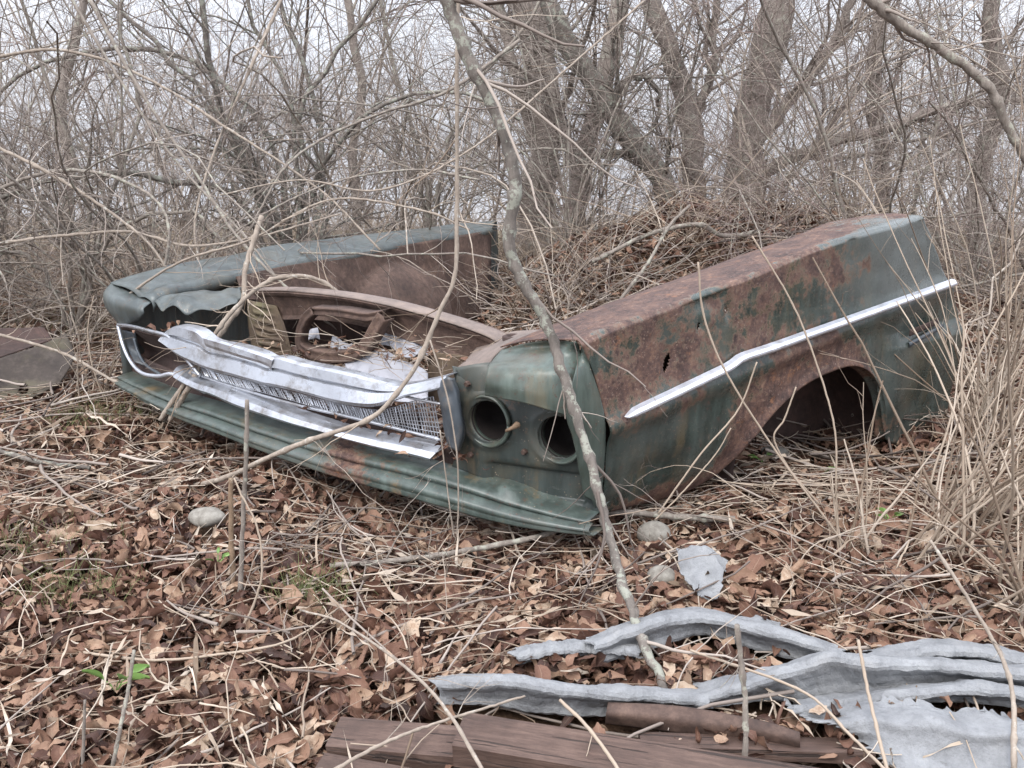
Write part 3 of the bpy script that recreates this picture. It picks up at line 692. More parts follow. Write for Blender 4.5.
# perforated fine mesh, slanted thin blades with thin rails
gt = [(192, 362), (215, 372), (240, 379), (268, 386), (297, 393), (340, 404), (380, 410), (410, 402), (436, 396)]
gb = [(196, 374), (215, 380), (240, 387), (268, 394), (297, 402), (340, 414), (385, 424), (415, 432), (441, 438)]
n = 112
T3 = polyres(resample(np.array([FF(x, y, .012) for x, y in gt]), 100), n); B3 = polyres(resample(np.array([FF(x, y, .012) for x, y in gb]), 100), n)
a = Acc()
for k in range(n - 1):
    p, q = T3[k], B3[min(n - 1, k + 1)]
    seg = np.array([p + (q - p) * t for t in np.linspace(0, 1, 5)]); seg[1:-1, 1] += rng.normal(0, .002); seg[1:-1, 0] += rng.normal(0, .0008)
    a.tube(seg, np.array([.0017, .002, .0019, .002, .0017]), 5)
def rails(nr, spread):
    for t in np.linspace(0, 1, nr):
        Q = T3 + (B3 - T3) * t; a.tube(Q[::2], np.full(len(Q[::2]), .0012), 4)
rails(5, 1)
for t in (.12, .25, .37, .63, .75, .88):      # more cross rails where the mesh is tall (right end)
    Q = (T3 + (B3 - T3) * t)[70:]; a.tube(Q, np.full(len(Q), .0013), 4)
ms = link('grille_mesh', a.mesh('grille_mesh', False), M['alu'], gr); ms['label'] = 'fine silver mesh of slanted blades, dented at its wide end'
rod('grille_rod', [(192, 372), (215, 381), (240, 389), (297, 405), (345, 416), (390, 427), (441, 440)], .0045, gr, off_=-.004)
rod('grille_rod', [(404, 396), (420, 400), (441, 404)], .004, gr, off_=-.004, n=20)
lb_t = [(180, 366), (200, 378), (222, 384), (240, 390), (297, 411), (345, 427), (385, 435), (420, 441), (446, 447)]
lb_b = [(186, 378), (205, 388), (222, 394), (240, 402), (283, 416), (330, 429), (383, 444), (420, 452), (437, 457)]
ribbon('lower_grille_bar', lb_t, lb_b, [(0, .02), (0, -.004), (.08, -.014), (.3, -.03), (.7, -.038), (.88, -.034), (.93, -.028), (1., -.02), (1, .01)], M['alu'], gr, 100, 0., jag=.006, smooth=False)
# end cap casting
ec = [[(440, 380), (447, 377), (454, 378)], [(437, 392), (450, 390), (460, 394)], [(441, 410), (452, 409), (463, 411)], [(444, 428), (455, 428), (465, 431)], [(448, 441), (456, 442), (461, 447)], [(450, 449), (455, 451), (459, 452)]]
rows = [[FF(r[0][0], r[0][1], .01), FF((r[0][0] * .7 + r[1][0] * .3), r[0][1], -.045), FF(r[1][0], r[1][1], -.055), FF(r[2][0] * .8 + r[1][0] * .2, r[2][1], -.045), FF(r[2][0], r[2][1], .01)] for r in ec]
E_ = net(rows, 30, 18); E_[:, :, 1] += .012 * vnoise(E_[:, :, 0] * 40, E_[:, :, 2] * 30)
ecap = grid('end_cap', E_, M['cap'], gr, .006); ecap['label'] = 'dark grey cast end piece of the grille'

# --- far headlight surround (bright frame)
bz = rod('headlight_surround', [(118, 325), (130, 326), (150, 331), (167, 336), (176, 345), (184, 356), (192, 366), (200, 376)], .0065, gr, off_=-.02)
rod('surround_rim', [(118, 325), (123, 345), (131, 362), (142, 373), (158, 376), (172, 374), (185, 382), (205, 392)], .0065, gr, M['chrome'], off_=-.02)
rod('surround_rim', [(134, 338), (138, 352), (146, 365), (160, 374)], .005, gr, M['cap'], off_=-.01, n=30)
rows = [[FF(120, 326, .0), FF(145, 333, .0), FF(168, 340, .01), FF(186, 356, .0)], [FF(126, 346, .04), FF(146, 350, .09), FF(168, 357, .09), FF(190, 366, .03)], [FF(133, 362, .02), FF(150, 368, .06), FF(172, 374, .05), FF(196, 378, .01)]]
grid('lamp_recess', net(rows, 24, 40), M['rust_dark'], gr, .003)
rows = [[FF(122, 330, -.005), FF(135, 333, .01)], [FF(127, 346, .0), FF(139, 350, .03)], [FF(134, 362, .0), FF(146, 366, .03)]]
grid('recess_side', net(rows, 14, 6), M['cap'], gr, .003)

# --- left fender (seen from inside): top, front corner, outer side, inner apron
Lo = [(111, 283), (128, 277), (150, 271), (190, 262), (230, 256), (270, 247), (330, 239), (400, 231), (450, 226), (497, 221)]
Li = [(151, 302), (163, 293), (176, 288), (193, 285), (210, 281), (235, 275), (280, 265), (340, 255), (420, 240), (492, 228)]
xo, xi = -2.02, -1.80
Po = resample(np.array([FX(x, y, xo) for x, y in Lo]), 90); Pi = resample(np.array([FX(x, y, xi) for x, y in Li]), 90)
print('left fender outer', Po[0].round(2), Po[-1].round(2), 'inner', Pi[0].round(2), Pi[-1].round(2))
Q = []
for i in range(90):
    o_, i_ = Po[i], Pi[i]; row = []
    zb_ = .06 + .33 * max(0, 1 - ((o_[1] - 1.05) / .36) ** 2) ** .5 if abs(o_[1] - 1.05) < .36 else .06
    for t in np.linspace(1, 0, 8): row.append(o_ + np.array([.0 + .03 * math.sin(t * 3.1), 0, (zb_ - o_[2]) * t]) - np.array([.02 * math.sin(math.pi * t), 0, 0]))
    for t in np.linspace(.06, 1, 14):
        p = o_ + (i_ - o_) * t; p[2] += .010 * math.sin(math.pi * t) ** .7 + .010 * vnoise(p[1] * 4, t * 2) + .005 * vnoise(p[1] * 13, t * 6) - .012 * math.exp(-((t - .72) / .08) ** 2); row.append(p)
    row.append(i_ + np.array([.008, .0, -.014])); row.append(i_ + np.array([.004, .0, -.035]))
    Q.append(row)
lf = grid('fender', Q, M['green_far'], car0, .003); lf.data.name = 'far_fender'; lf['label'] = 'far fender with grey green top and bent nose'
fr_rows = [[FX(111, 283, xo), FX(128, 290, -1.95), FX(151, 302, xi)],
           [FX(111, 292, xo) + [0, -.03, 0], FX(130, 299, -1.93) + [0, -.05, 0], FX(151, 307, xi) + [0, -.03, 0]],
           [FX(113, 306, xo) + [0, -.03, 0], FX(131, 312, -1.93) + [0, -.05, 0], FX(151, 313, xi) + [0, -.03, 0]],
           [FX(116, 321, xo), FX(130, 323, -1.93) + [0, -.03, 0], FX(142, 321, -1.85) + [0, -.01, 0]]]
grid('fender_nose', net(fr_rows, 16, 16), M['green_far'], lf, .004)
# crumpled piece under it
rows = [[FX(152, 304, -1.80), FX(175, 296, -1.74), FX(205, 290, -1.70), FX(240, 284, -1.64)], [FX(160, 309, -1.74), FX(180, 303, -1.66), FX(208, 299, -1.64), FX(240, 294, -1.56)], [FX(166, 308, -1.70), FX(185, 312, -1.62), FX(212, 310, -1.56), FX(238, 304, -1.50)]]
CR = net(rows, 16, 40); CR[:, :, 2] += .035 * vnoise(CR[:, :, 0] * 18, CR[:, :, 1] * 22); CR[:, :, 1] += .02 * vnoise(CR[:, :, 0] * 14 + 3, CR[:, :, 1] * 12)
grid('crumpled_flange', CR, M['green_far'], lf, .003)
# inner apron
ap_t = [(235, 277), (280, 267), (340, 257), (420, 242), (491, 230)]
ap_b = [(245, 300), (290, 300), (350, 305), (430, 318), (487, 320)]
T4 = resample(np.array([FX(x, y, -1.795) for x, y in ap_t]), 60); B4 = resample(np.array([FX(x, y, -1.74) for x, y in ap_b]), 60)
Q = np.stack([T4 + (B4 - T4) * t for t in np.linspace(0, 1, 30)], 1)
dc = FX(400, 296, -1.74)
dd = ((Q[:, :, 1] - dc[1]) / .33) ** 2 + ((Q[:, :, 2] - dc[2] + .12) / .26) ** 2
Q[:, :, 0] += .16 * np.clip(1 - dd, 0, 1) ** .5
Q[:, :, 0] += .01 * vnoise(Q[:, :, 1] * 9, Q[:, :, 2] * 9)
apn = grid('inner_apron', Q, M['rust'], lf, .003)
# rear upright edge
e1 = [FX(480, 232, -1.86), FX(488, 231, -1.80)]; e2 = [FX(483, 312, -1.86), FX(488, 312, -1.80)]
Q = np.array([[e1[0] + (e2[0] - e1[0]) * t, e1[1] + (e2[1] - e1[1]) * t, e1[1] + (e2[1] - e1[1]) * t + [.0, .03, 0]] for t in np.linspace(0, 1, 12)])
grid('rear_flange', Q, M['rust_dark'], lf, .004)

# --- radiator support
yo_ = .30
st = [(258, 291), (290, 291), (340, 296), (385, 304), (420, 313), (460, 325), (490, 336), (503, 344)]
def sup(px, py, d=0.): return FF(px, py, yo_ + d)
Tt = resample(np.array([sup(x, y) for x, y in st]), 70)
low = [(262, 316), (290, 318), (330, 320), (375, 327), (410, 338), (445, 350), (475, 362), (488, 368)]
Tb = resample(np.array([sup(x, y, .02) for x, y in low]), 70)
prof = [(0, .09, -.01), (0, .02, .0), (0, -.005, .0), (.05, -.015, 0), (.12, -.012, 0), (.18, 0., 0), (.6, .004, 0), (.9, .0, 0), (1., -.012, 0), (1.02, .03, 0)]
Q = np.zeros((70, len(prof), 3))
for j, (t, dy, dz) in enumerate(prof):
    Q[:, j] = Tt + (Tb - Tt) * t; Q[:, j, 1] += dy; Q[:, j, 2] += dz
Q[:, :, 1] += .012 * vnoise(Q[:, :, 0] * 7, Q[:, :, 2] * 11); Q[:, :, 2] += .008 * vnoise(Q[:, :, 0] * 6 + 2, Q[:, :, 2] * 3)
rs = grid('radiator_support', Q, M['rust'], car0, .003, smooth=False)
# pale flange along its top
Q = np.stack([Tt + [0, dy, dz] for dy, dz in ((-.018, .003), (-.012, .008), (.03, .009), (.05, .006), (.055, .0))], 1)
grid('top_flange', Q, M['rust_pale'], rs, .002)
# side posts with pressed louvres
def post(rows, mat, louv):
    Q = net([[sup(*p) for p in r] for r in rows], 50, 24)
    zc = Q[:, :, 2]
    if louv:
        ins = np.exp(-np.clip(np.abs(np.linspace(-1, 1, 24)) - .45, 0, 1) / .08)[None]
        Q[:, :, 1] -= .01 * (np.sin(zc * 2 * math.pi / .026) > .2) * ins
    else: Q[:, :, 1] -= .03 * np.exp(-((Q[:, :, 0] - Q[:, :, 0].mean()) / .05) ** 2)
    return grid('side_post', Q, mat, rs, .003)
post([[(247, 300), (258, 302), (276, 306)], [(248, 325), (262, 326), (285, 328)], [(252, 350), (268, 352), (292, 356)], [(256, 362), (270, 366), (296, 374)]], M['rust_moss'], True)
post([[(432, 350), (452, 352), (475, 358)], [(430, 362), (450, 366), (470, 370)], [(428, 380), (448, 384), (464, 388)], [(426, 400), (446, 402), (460, 408)]], M['rust_moss'], False)
# lower cross beam of the support, deep in the shade
T5 = resample(np.array([sup(x, y) for x, y in ((252, 372), (330, 400), (430, 425))]), 40)
Q = np.stack([T5 + [0, dy, dz] for dy, dz in ((.0, .03), (-.03, .03), (-.035, -.03), (0, -.04))], 1)
grid('lower_cross_beam', Q, M['rust_dark'], rs, .003)
# hexagonal hood-latch bracket
hexo = [(296, 338), (301, 322), (311, 309), (345, 313), (372, 320), (386, 311), (380, 322), (366, 344), (353, 357), (330, 360), (308, 358), (298, 348)]
hx = resample(np.array([sup(x, y, -.10 + .0 * i) for i, (x, y) in enumerate([(297, 345), (300, 322), (310, 311), (345, 314), (380, 315)])]), 40)
def channel(pts, wd, dp, name, par, mat):
    P = np.asarray(pts); t = nrm(np.gradient(P, axis=0)); s = nrm(np.cross(t, np.array([0, 1., 0.])))
    Q = np.stack([P + s * wd * a_ + np.array([0, dp * b_, 0]) for a_, b_ in ((-1, 1), (-1, 0), (-.75, -.15), (-.3, 0), (.3, 0), (.75, -.15), (1, 0), (1, 1))], 1)
    return grid(name, Q, mat, par, .002)
p1 = resample(np.array([sup(x, y, -.09) for x, y in ((382, 316), (374, 329), (366, 343), (356, 353), (342, 357), (325, 357), (308, 353))]), 40)
lb = channel(p1, .019, .035, 'latch_bracket', car0, M['rust']); lb['label'] = 'rusty many sided hood latch bracket'
p2 = resample(np.array([sup(x, y, -.08) for x, y in ((308, 353), (299, 345), (299, 332), (304, 319), (312, 311))]), 24)
channel(p2, .014, .03, 'bracket_arm', lb, M['rust'])
p3 = resample(np.array([sup(x, y, -.07) for x, y in ((312, 311), (340, 313), (366, 317), (384, 314))]), 24)
channel(p3, .013, .05, 'bracket_arm', lb, M['rust'])
# inner floor of the nose and right inner apron, in shade
rows = [[toW((.05, .30, .40)), toW((.5, .30, .42)), toW((1.0, .29, .44))], [toW((.05, .33, .2)), toW((.5, .34, .2)), toW((1.0, .34, .22))], [toW((.05, .36, .0)), toW((.5, .38, .0)), toW((1.0, .38, .0))]]
grid('side_apron', net(rows, 16, 20), M['rust_dark'], car0, .003)
# frame rail lying under the bay
rl = [car(on_z(x, y, .06)) for x, y in ((430, 470), (470, 500), (500, 520))]

# torn pale sheets inside the bay
def paper():
    m, nt, bs = new_mat('torn_pale_sheet'); n = N(nt); co_ = n.coord()
    g = n.rng(n.noise(co_, 16, 6, .75), .52, .66)
    n.set(bs.inputs['Base Color'], n.mix(n.math('MULTIPLY', g, .8), (.38, .385, .42), (.13, .10, .085))); bs.inputs['Roughness'].default_value = .75
    n.set(bs.inputs['Normal'], n.bump(n.noise(co_, 30, 5, .7), .5, .006))
    return m
M['paper'] = paper()
def crumple(name, rows, nu, nv, amp, mat, label, cat, group=None, sol=.0015, fq=16):
    Q = net(rows, nu, nv)
    Q[:, :, 2] += amp * vnoise(Q[:, :, 0] * fq, Q[:, :, 1] * fq + Q[:, :, 2] * 7) + amp * .5 * np.abs(vnoise(Q[:, :, 0] * fq * 2.3, Q[:, :, 1] * fq * 2 + 5))
    Q[:, :, 1] += amp * .6 * vnoise(Q[:, :, 0] * fq + 7, Q[:, :, 2] * fq)
    o = grid(name, Q, mat, None, sol)
    tag(o, label, cat, group); return o
def sW(px, py, d): return A0 + ex * FF(px, py, d)[0] + ey * FF(px, py, d)[1] + UP * FF(px, py, d)[2]
crumple('torn_sheet', [[sW(343, 352, .24), sW(380, 352, .24), sW(405, 362, .24), sW(428, 374, .24)], [sW(346, 372, .18), sW(380, 376, .18), sW(405, 386, .18), sW(428, 394, .18)], [sW(346, 392, .12), sW(380, 398, .12), sW(405, 404, .12), sW(428, 404, .12)]], 24, 40, .02, M['paper'], 'torn whitish sheet standing behind the grille mesh, largest of the pale scraps', 'plastic sheet')
crumple('torn_sheet', [[sW(372, 327, .34), sW(398, 331, .34), sW(424, 340, .34)], [sW(376, 340, .30), sW(400, 345, .30), sW(428, 352, .30)], [sW(380, 350, .26), sW(404, 356, .26), sW(430, 364, .26)]], 20, 30, .05, M['paper'], 'ragged whitish scrap under the radiator support, right of the latch bracket', 'plastic sheet')
crumple('torn_sheet', [[sW(303, 330, .30), sW(318, 332, .30)], [sW(303, 341, .28), sW(320, 342, .28)]], 14, 14, .03, M['paper'], 'small pale scrap seen through the left of the latch bracket', 'plastic sheet')
crumple('torn_sheet', [[sW(332, 338, .30), sW(352, 344, .30)], [sW(330, 350, .28), sW(352, 354, .28)]], 14, 14, .03, M['paper'], 'small pale scrap seen through the right of the latch bracket', 'plastic sheet')
# dirt and straw caught inside the nose
# plate behind the bracket, darkened and extended down to imitate shade in the bay
rows = [[sup(268, 312, .10), sup(340, 312, .10), sup(410, 330, .10)], [sup(268, 326, .10), sup(340, 328, .11), sup(408, 342, .11)], [sup(270, 348, .10), sup(335, 344, .12), sup(404, 353, .12)]]
grid('baffle_and_shade_plate', net(rows, 12, 30), M['rust_dark'], rs, .003)
a = Acc(); K = 60
cpt = sW(400, 350, .2); p0 = cpt + rng.normal(0, 1, (K, 3)) * [.14, .06, .02] + [0, 0, 0]
a.tube(wander(p0, rng.normal(0, 1, (K, 3)) * [1, .5, .2], rng.uniform(.05, .22, K), 6, .15), np.full((K, 6), .0014) * np.linspace(1, .5, 6), 3)
p0 = sW(300, 345, .3) + rng.normal(0, 1, (25, 3)) * [.12, .06, .01]
a.tube(wander(p0, rng.normal(0, 1, (25, 3)) * [1, .5, .2], rng.uniform(.05, .2, 25), 6, .15), np.full((25, 6), .0014) * np.linspace(1, .5, 6), 3)
o = link('trapped_straw', a.mesh('trapped_straw'), M['straw']); tag(o, 'tangle of dry stems caught inside the open nose', 'straw', kind='stuff')
# leaves caught inside the shell and on the grille
a = Acc()
for (px, py, d, n, sx_, sy_, sz_) in ((400, 352, .2, 40, .13, .05, .012), (300, 350, .25, 30, .10, .05, .012), (420, 446, -.005, 26, .10, .01, .01), (300, 410, .0, 20, .25, .01, .01), (172, 330, .05, 14, .10, .04, .01), (330, 385, .25, 60, .3, .12, .02)):
    p = sW(px, py, d) + (rng.normal(0, 1, (n, 1)) * ex * sx_ + rng.normal(0, 1, (n, 1)) * ey * sy_ + rng.normal(0, 1, (n, 1)) * UP * sz_)
    a.add(*leaves(p, rng.uniform(.02, .05, n), 5, 4, np.abs(rng.normal(0, .6, n))))
o = link('trapped_leaves', a.mesh('trapped_leaves'), M['leaf']); tag(o, 'dead leaves caught inside the car shell and grille', 'leaf litter', kind='stuff')

# ------------------------------------------------------------------ boards, felt, stones, scrap
def gpt(px, py, z=None, lift=0.):
    """where the ground (plus lift) is seen at this pixel"""
    d = ray(px, py); t = 1.
    zz = 0.
    for _ in range(25):
        t = (zz - CH) / d[2]; P = C0 + t * d; zz = .5 * zz + .5 * (float(gz(P[0], P[1])) + lift)
    return P
def beam(name, p, q, wd, ht, roll, mat, label, cat, group=None, n=24):
    """a length of squared timber from p to q, worn edges"""
    p = np.array(p); q = np.array(q); t = nrm(q - p); s = nrm(np.cross(t, UP)); u = np.cross(s, t)
    c, s_ = math.cos(roll), math.sin(roll); s, u = s * c + u * s_, u * c - s * s_
    sec = []
    e_ = .0025
    for (a_, b_) in ((-1, -1), (1, -1), (1, 1), (-1, 1)):
        ox, oy = a_ * wd / 2, b_ * ht / 2
        if (a_ * b_) > 0: sec += [(ox - a_ * 0, oy - b_ * e_), (ox - a_ * e_, oy)]
        else: sec += [(ox - a_ * e_, oy), (ox, oy - b_ * e_)]
    V = []; m = len(sec)
    for i in range(n + 1):
        k = i / n; P = p + (q - p) * k
        for j, (a_, b_) in enumerate(sec):
            w1 = .0012 * vnoise(k * 30 + j * 7, j * 3.3) + .002 * vnoise(k * 5, j * 2.)
            V.append(P + s * (a_ + w1) + u * (b_ + w1))
    V = np.array(V).reshape(n + 1, m, 3)
    V = np.concatenate([V[:1] * 0 + V[:1].mean(1, keepdims=True), V, V[-1:] * 0 + V[-1:].mean(1, keepdims=True)], 0)
    V = np.concatenate([V, V[:, :1]], 1)
    an = math.atan2(t[1], t[0]); V = V - p; c, s_ = math.cos(-an), math.sin(-an); V = np.stack([V[..., 0] * c - V[..., 1] * s_, V[..., 0] * s_ + V[..., 1] * c, V[..., 2]], -1)
    o = grid(name, V, mat, None, 0, smooth=False); o.location = tuple(p); o.rotation_euler = (0, 0, an); tag(o, label, cat, group); return o
def plank_mat():
    m, nt, bs = new_mat('brown_painted_wood'); n = N(nt); co_ = n.coord()
    g = n.noise(n.scale(co_, (1, 12, 12)), 9, 8, .75); f = n.noise(co_, 9, 6, .7)
    c = n.ramp(n.math('ADD', n.math('MULTIPLY', g, .6), n.math('MULTIPLY', f, .4)), [(.33, (.035, .022, .017)), (.5, (.085, .052, .040)), (.62, (.14, .09, .07)), (.75, (.26, .20, .16))])
    n.set(bs.inputs['Base Color'], c); bs.inputs['Roughness'].default_value = .7
    ck = n.rng(n.noise(n.scale(co_, (1, 26, 26)), 4, 4, .6), .60, .64); c = n.mix(n.math('MULTIPLY', ck, .8), c, (.02, .013, .01)); n.set(bs.inputs['Base Color'], c)
    n.set(bs.inputs['Normal'], n.bump(n.math('SUBTRACT', g, ck), .8, .004)); return m
M['plank'] = plank_mat()
TB = 'brown boards'
beam('timber_board', gpt(460, 742, lift=.075), gpt(880, 812, lift=.07), .075, .062, -.12, M['plank'], 'reddish brown squared timber in front of the grey felt, its near end square cut', 'board', TB)
beam('timber_board', gpt(335, 738, lift=.05), gpt(500, 752, lift=.045), .07, .034, -.1, M['plank'], 'short brown board end left of the squared timber', 'board', TB)
beam('timber_board', gpt(318, 772, lift=.04), gpt(470, 800, lift=.03), .06, .03, -.1, M['plank'], 'brown board at the bottom edge, lowest of the boards', 'board', TB)
beam('timber_board', gpt(640, 744, lift=.055), gpt(870, 752, lift=.04), .05, .022, .2, M['plank'], 'dark narrow board under the torn felt, right of the squared timber', 'board', TB)
def L_(lift, *p): return [gpt(x_, y_, lift=lift) for x_, y_ in p]
o = grid('metal_strip', net([L_(.085, (608, 702), (680, 706), (760, 720), (800, 732)), L_(.075, (606, 714), (680, 720), (760, 732), (800, 742)), L_(.045, (605, 724), (680, 734), (760, 746), (800, 754))], 12, 50), M['rust'], None, .003)
tag(o, 'rusty folded metal strip between the squared timber and grey felt', 'metal strip')
def felt():
    m, nt, bs = new_mat('grey_roofing_felt'); n = N(nt); co_ = n.coord()
    f = n.noise(co_, 14, 7, .75); k = n.rng(n.noise(co_, 7, 8, .75), .55, .70); cr_ = n.rng(n.noise(n.scale(co_, (1, 2.2, 2)), 20, 8, .8), .60, .66)
    c = n.ramp(f, [(.3, (.15, .155, .163)), (.5, (.235, .242, .25)), (.7, (.32, .33, .34))])
    c = n.mix(n.math('MULTIPLY', k, .45), c, (.25, .24, .23)); c = n.mix(n.math('MULTIPLY', cr_, .6), c, (.10, .095, .09))
    n.set(bs.inputs['Base Color'], c); bs.inputs['Roughness'].default_value = .85
    h = n.math('ADD', n.noise(co_, 35, 6, .75), n.math('MULTIPLY', n.noise(co_, 9, 3), 1.))
    n.set(bs.inputs['Normal'], n.bump(h, .7, .014)); return m
M['felt'] = felt()
def felt_sheet(rows, nu, nv, amp, label, fq=9, rag=.012, group='torn pieces of grey felt'):
    Q = net(rows, nu, nv)
    nz = amp * .6 * (1 - 4 * np.abs(vnoise(Q[:, :, 0] * fq * .8 + Q[:, :, 1] * 3, Q[:, :, 1] * fq * .8 - Q[:, :, 0] * 3))) + amp * .6 * vnoise(Q[:, :, 0] * fq, Q[:, :, 1] * fq) + amp * .45 * vnoise(Q[:, :, 0] * fq * 2.7, Q[:, :, 1] * fq * 2.7 + 3)
    Q[:, :, 2] += nz
    e0 = np.random.default_rng(nu * nv)      # ragged edges
    for side in (0, -1):
        j = rag * (vnoise(np.arange(nv) * .9, side * 7. + 2) * 1.3 + e0.normal(0, .07, nv)); Q[side, :, 1] += j; Q[side, :, 2] += j * .3
        j = rag * (vnoise(np.arange(nu) * .9, side * 5. + 11) * 1.3 + e0.normal(0, .07, nu)); Q[:, side, 0] += j
    o = grid('felt_sheet', Q, M['felt'], None, .0025, smooth=False); tag(o, label, 'roofing felt', group); return o
# rows go from the far edge to the near edge: (px, py, distance)
def R_(*p): return [at_d(x_, y_, d_ * .66 + .318) for x_, y_, d_ in p]
FG_ = 'torn pieces of grey felt'
def felt_fold(top, bot, label, back=.09, lift=.03, n_=110, bulge=.014, wr=.0045, top_px=6):
    """a stiff fold standing on the ground: back slope, rounded crest, face, tucked toe"""
    T = polyres(resample(np.array(top, float), 80), n_); Bp = polyres(resample(np.array(bot, float), 80), n_); rows = []
    for k in range(n_):
        b_ = gpt(Bp[k, 0], Bp[k, 1], lift=lift); t_ = at_d(T[k, 0], T[k, 1] + top_px, b_[1] - .022 + .008 * float(vnoise(k * .13, 3.))); pl_ = on_z(T[k, 0], T[k, 1] - 1, t_[2] + .002)
        h_ = t_[2] - b_[2]; bk = pl_ + [0, back, 0]; bk[2] = float(gz(bk[0], bk[1])) + .02
        m_ = pl_ + [0, back * .35, -h_ * .25]
        rows.append([bk, m_, pl_, t_ * .5 + pl_ * .5 + [0, 0, .004], t_, t_ + [0, -.002, -.006], (t_ * .6 + b_ * .4) + [0, .006, 0], (t_ * .3 + b_ * .7) + [0, bulge * .5, 0], b_ + [0, -.002, .004], b_ + [0, .016, -.006]])
    rows = np.array(rows); Q = np.stack([polyres(r_, 40) for r_ in rows], 0)
    i_ = np.arange(n_)[:, None]; j_ = np.arange(40)[None]
    Q[:, :, 1] += wr * vnoise(i_ * .16 + 0 * j_, j_ * .12 + 5) + wr * .6 * vnoise(i_ * .5 + j_ * .1, j_ * .3); Q[:, :, 2] += wr * .8 * vnoise(i_ * .14 + 9, j_ * .1 + 0 * i_) + wr * .4 * vnoise(i_ * .6, j_ * .45)
    rdg = lambda p_, q_: 1 - 4 * np.abs(vnoise(p_, q_))       # creases: sharp ridges
    Q[:, :, 1] += wr * .7 * rdg(i_ * .09 + j_ * .05, j_ * .06 - i_ * .02 + 7); Q[:, :, 2] += wr * .45 * rdg(i_ * .11 - j_ * .04, j_ * .05 + 3)
    g_ = np.random.default_rng(int(top[0][0])); e_ = .002 * g_.normal(0, 1, n_) + .02 * vnoise(np.arange(n_) * .35, 1.)
    Q[:, 0, 1] += e_; Q[:, 0, 2] += e_ * .2; Q[0, :, 0] += .012 * g_.normal(0, .15, 40) + .03 * vnoise(np.arange(40) * .2, 2.); Q[-1, :, 0] += .012 * g_.normal(0, .5, 40)
    o = grid('felt_sheet', Q, M['felt'], None, .0025, smooth=False); tag(o, label, 'roofing felt', FG_); return o
felt_fold([(436, 680), (500, 677), (570, 686), (640, 690), (708, 698)], [(440, 703), (500, 709), (565, 717), (620, 716), (700, 709)], 'rolled grey felt edge behind the squared timber, leftmost of the long pieces', .07, .035)
felt_fold([(592, 644), (640, 624), (700, 613), (760, 625), (800, 636), (842, 654)], [(604, 662), (655, 650), (700, 636), (760, 652), (800, 662), (836, 667)], 'folded grey felt arching over dead leaves, farthest back of the long pieces', .10, .045)
felt_fold([(516, 652), (560, 645), (600, 643), (640, 648)], [(520, 664), (560, 658), (600, 657), (640, 662)], 'thin grey felt tongue half covered by leaves, behind the rolled edge', .05, .04, wr=.005)
felt_fold([(880, 658), (940, 647), (990, 650), (1070, 668)], [(884, 672), (940, 668), (990, 672), (1070, 690)], 'grey felt flap behind the peaked fold, at the right edge', .10, .05)
felt_fold([(700, 695), (760, 677), (800, 664), (830, 652), (860, 657), (900, 660), (960, 663), (1070, 674)], [(716, 706), (770, 703), (805, 701), (836, 699), (860, 698), (900, 695), (960, 692), (1070, 704)], 'long grey felt fold with a peaked crest, in the middle of the pile', .09, .035, 160)
felt_fold([(800, 706), (860, 697), (930, 688), (980, 684), (1070, 696)], [(808, 714), (860, 708), (930, 704), (975, 704), (1070, 716)], 'narrow grey felt fold between the peaked fold and the near flat sheet', .05, .04)
felt_sheet([L_(.065, (786, 702), (850, 706), (910, 711), (960, 716), (1075, 724)), L_(.08, (816, 722), (870, 724), (920, 730), (980, 736), (1075, 742)), L_(.06, (850, 738), (890, 744), (930, 748), (990, 752), (1075, 762)),
            L_(.04, (858, 748), (900, 764), (950, 768), (1000, 776), (1075, 786)), L_(.03, (884, 772), (920, 790), (960, 800), (1010, 806), (1075, 812))], 60, 90, .03, 'wide flat grey felt sheet at the lower right corner', 7, .02)
felt_sheet([R_((676, 558, 2.34), (700, 554, 2.34), (728, 560, 2.31)), R_((684, 572, 2.24), (705, 570, 2.22), (724, 576, 2.22)), R_((700, 590, 2.15), (708, 592, 2.14), (720, 592, 2.15))], 24, 24, .03, 'small wedge of grey felt lying apart on the leaves', 14, .006)
felt_sheet([R_((742, 618, 2.04), (760, 612, 2.06), (780, 622, 2.02)), R_((746, 626, 2.0), (764, 624, 2.0), (780, 630, 1.99))], 12, 16, .02, 'frayed grey felt tip sticking up behind the arched fold', 14, .01)

# leaves lying on the felt and boards
a = Acc()
for (px, py, lf_, n_, sx_, sy_) in ((530, 668, .05, 70, .10, .03), (690, 665, .05, 120, .08, .035), (745, 735, .06, 26, .06, .02), (830, 722, .06, 22, .05, .015), (900, 712, .06, 12, .07, .01), (425, 678, .05, 40, .04, .04), (640, 790, .07, 16, .14, .03), (560, 730, .085, 3, .1, .01)):
    c_ = gpt(px, py, lift=lf_); P_ = c_ + rng.normal(0, 1, (n_, 3)) * [sx_, sy_, .008]
    a.add(*leaves(P_, rng.uniform(.025, .065, n_), 7, 5, np.abs(rng.normal(0, .6, n_))))
o = link('leaves_on_felt', a.mesh('leaves_on_felt'), M['leaf']); tag(o, 'dead leaves gathered in the folds of the grey felt', 'leaf litter', kind='stuff')

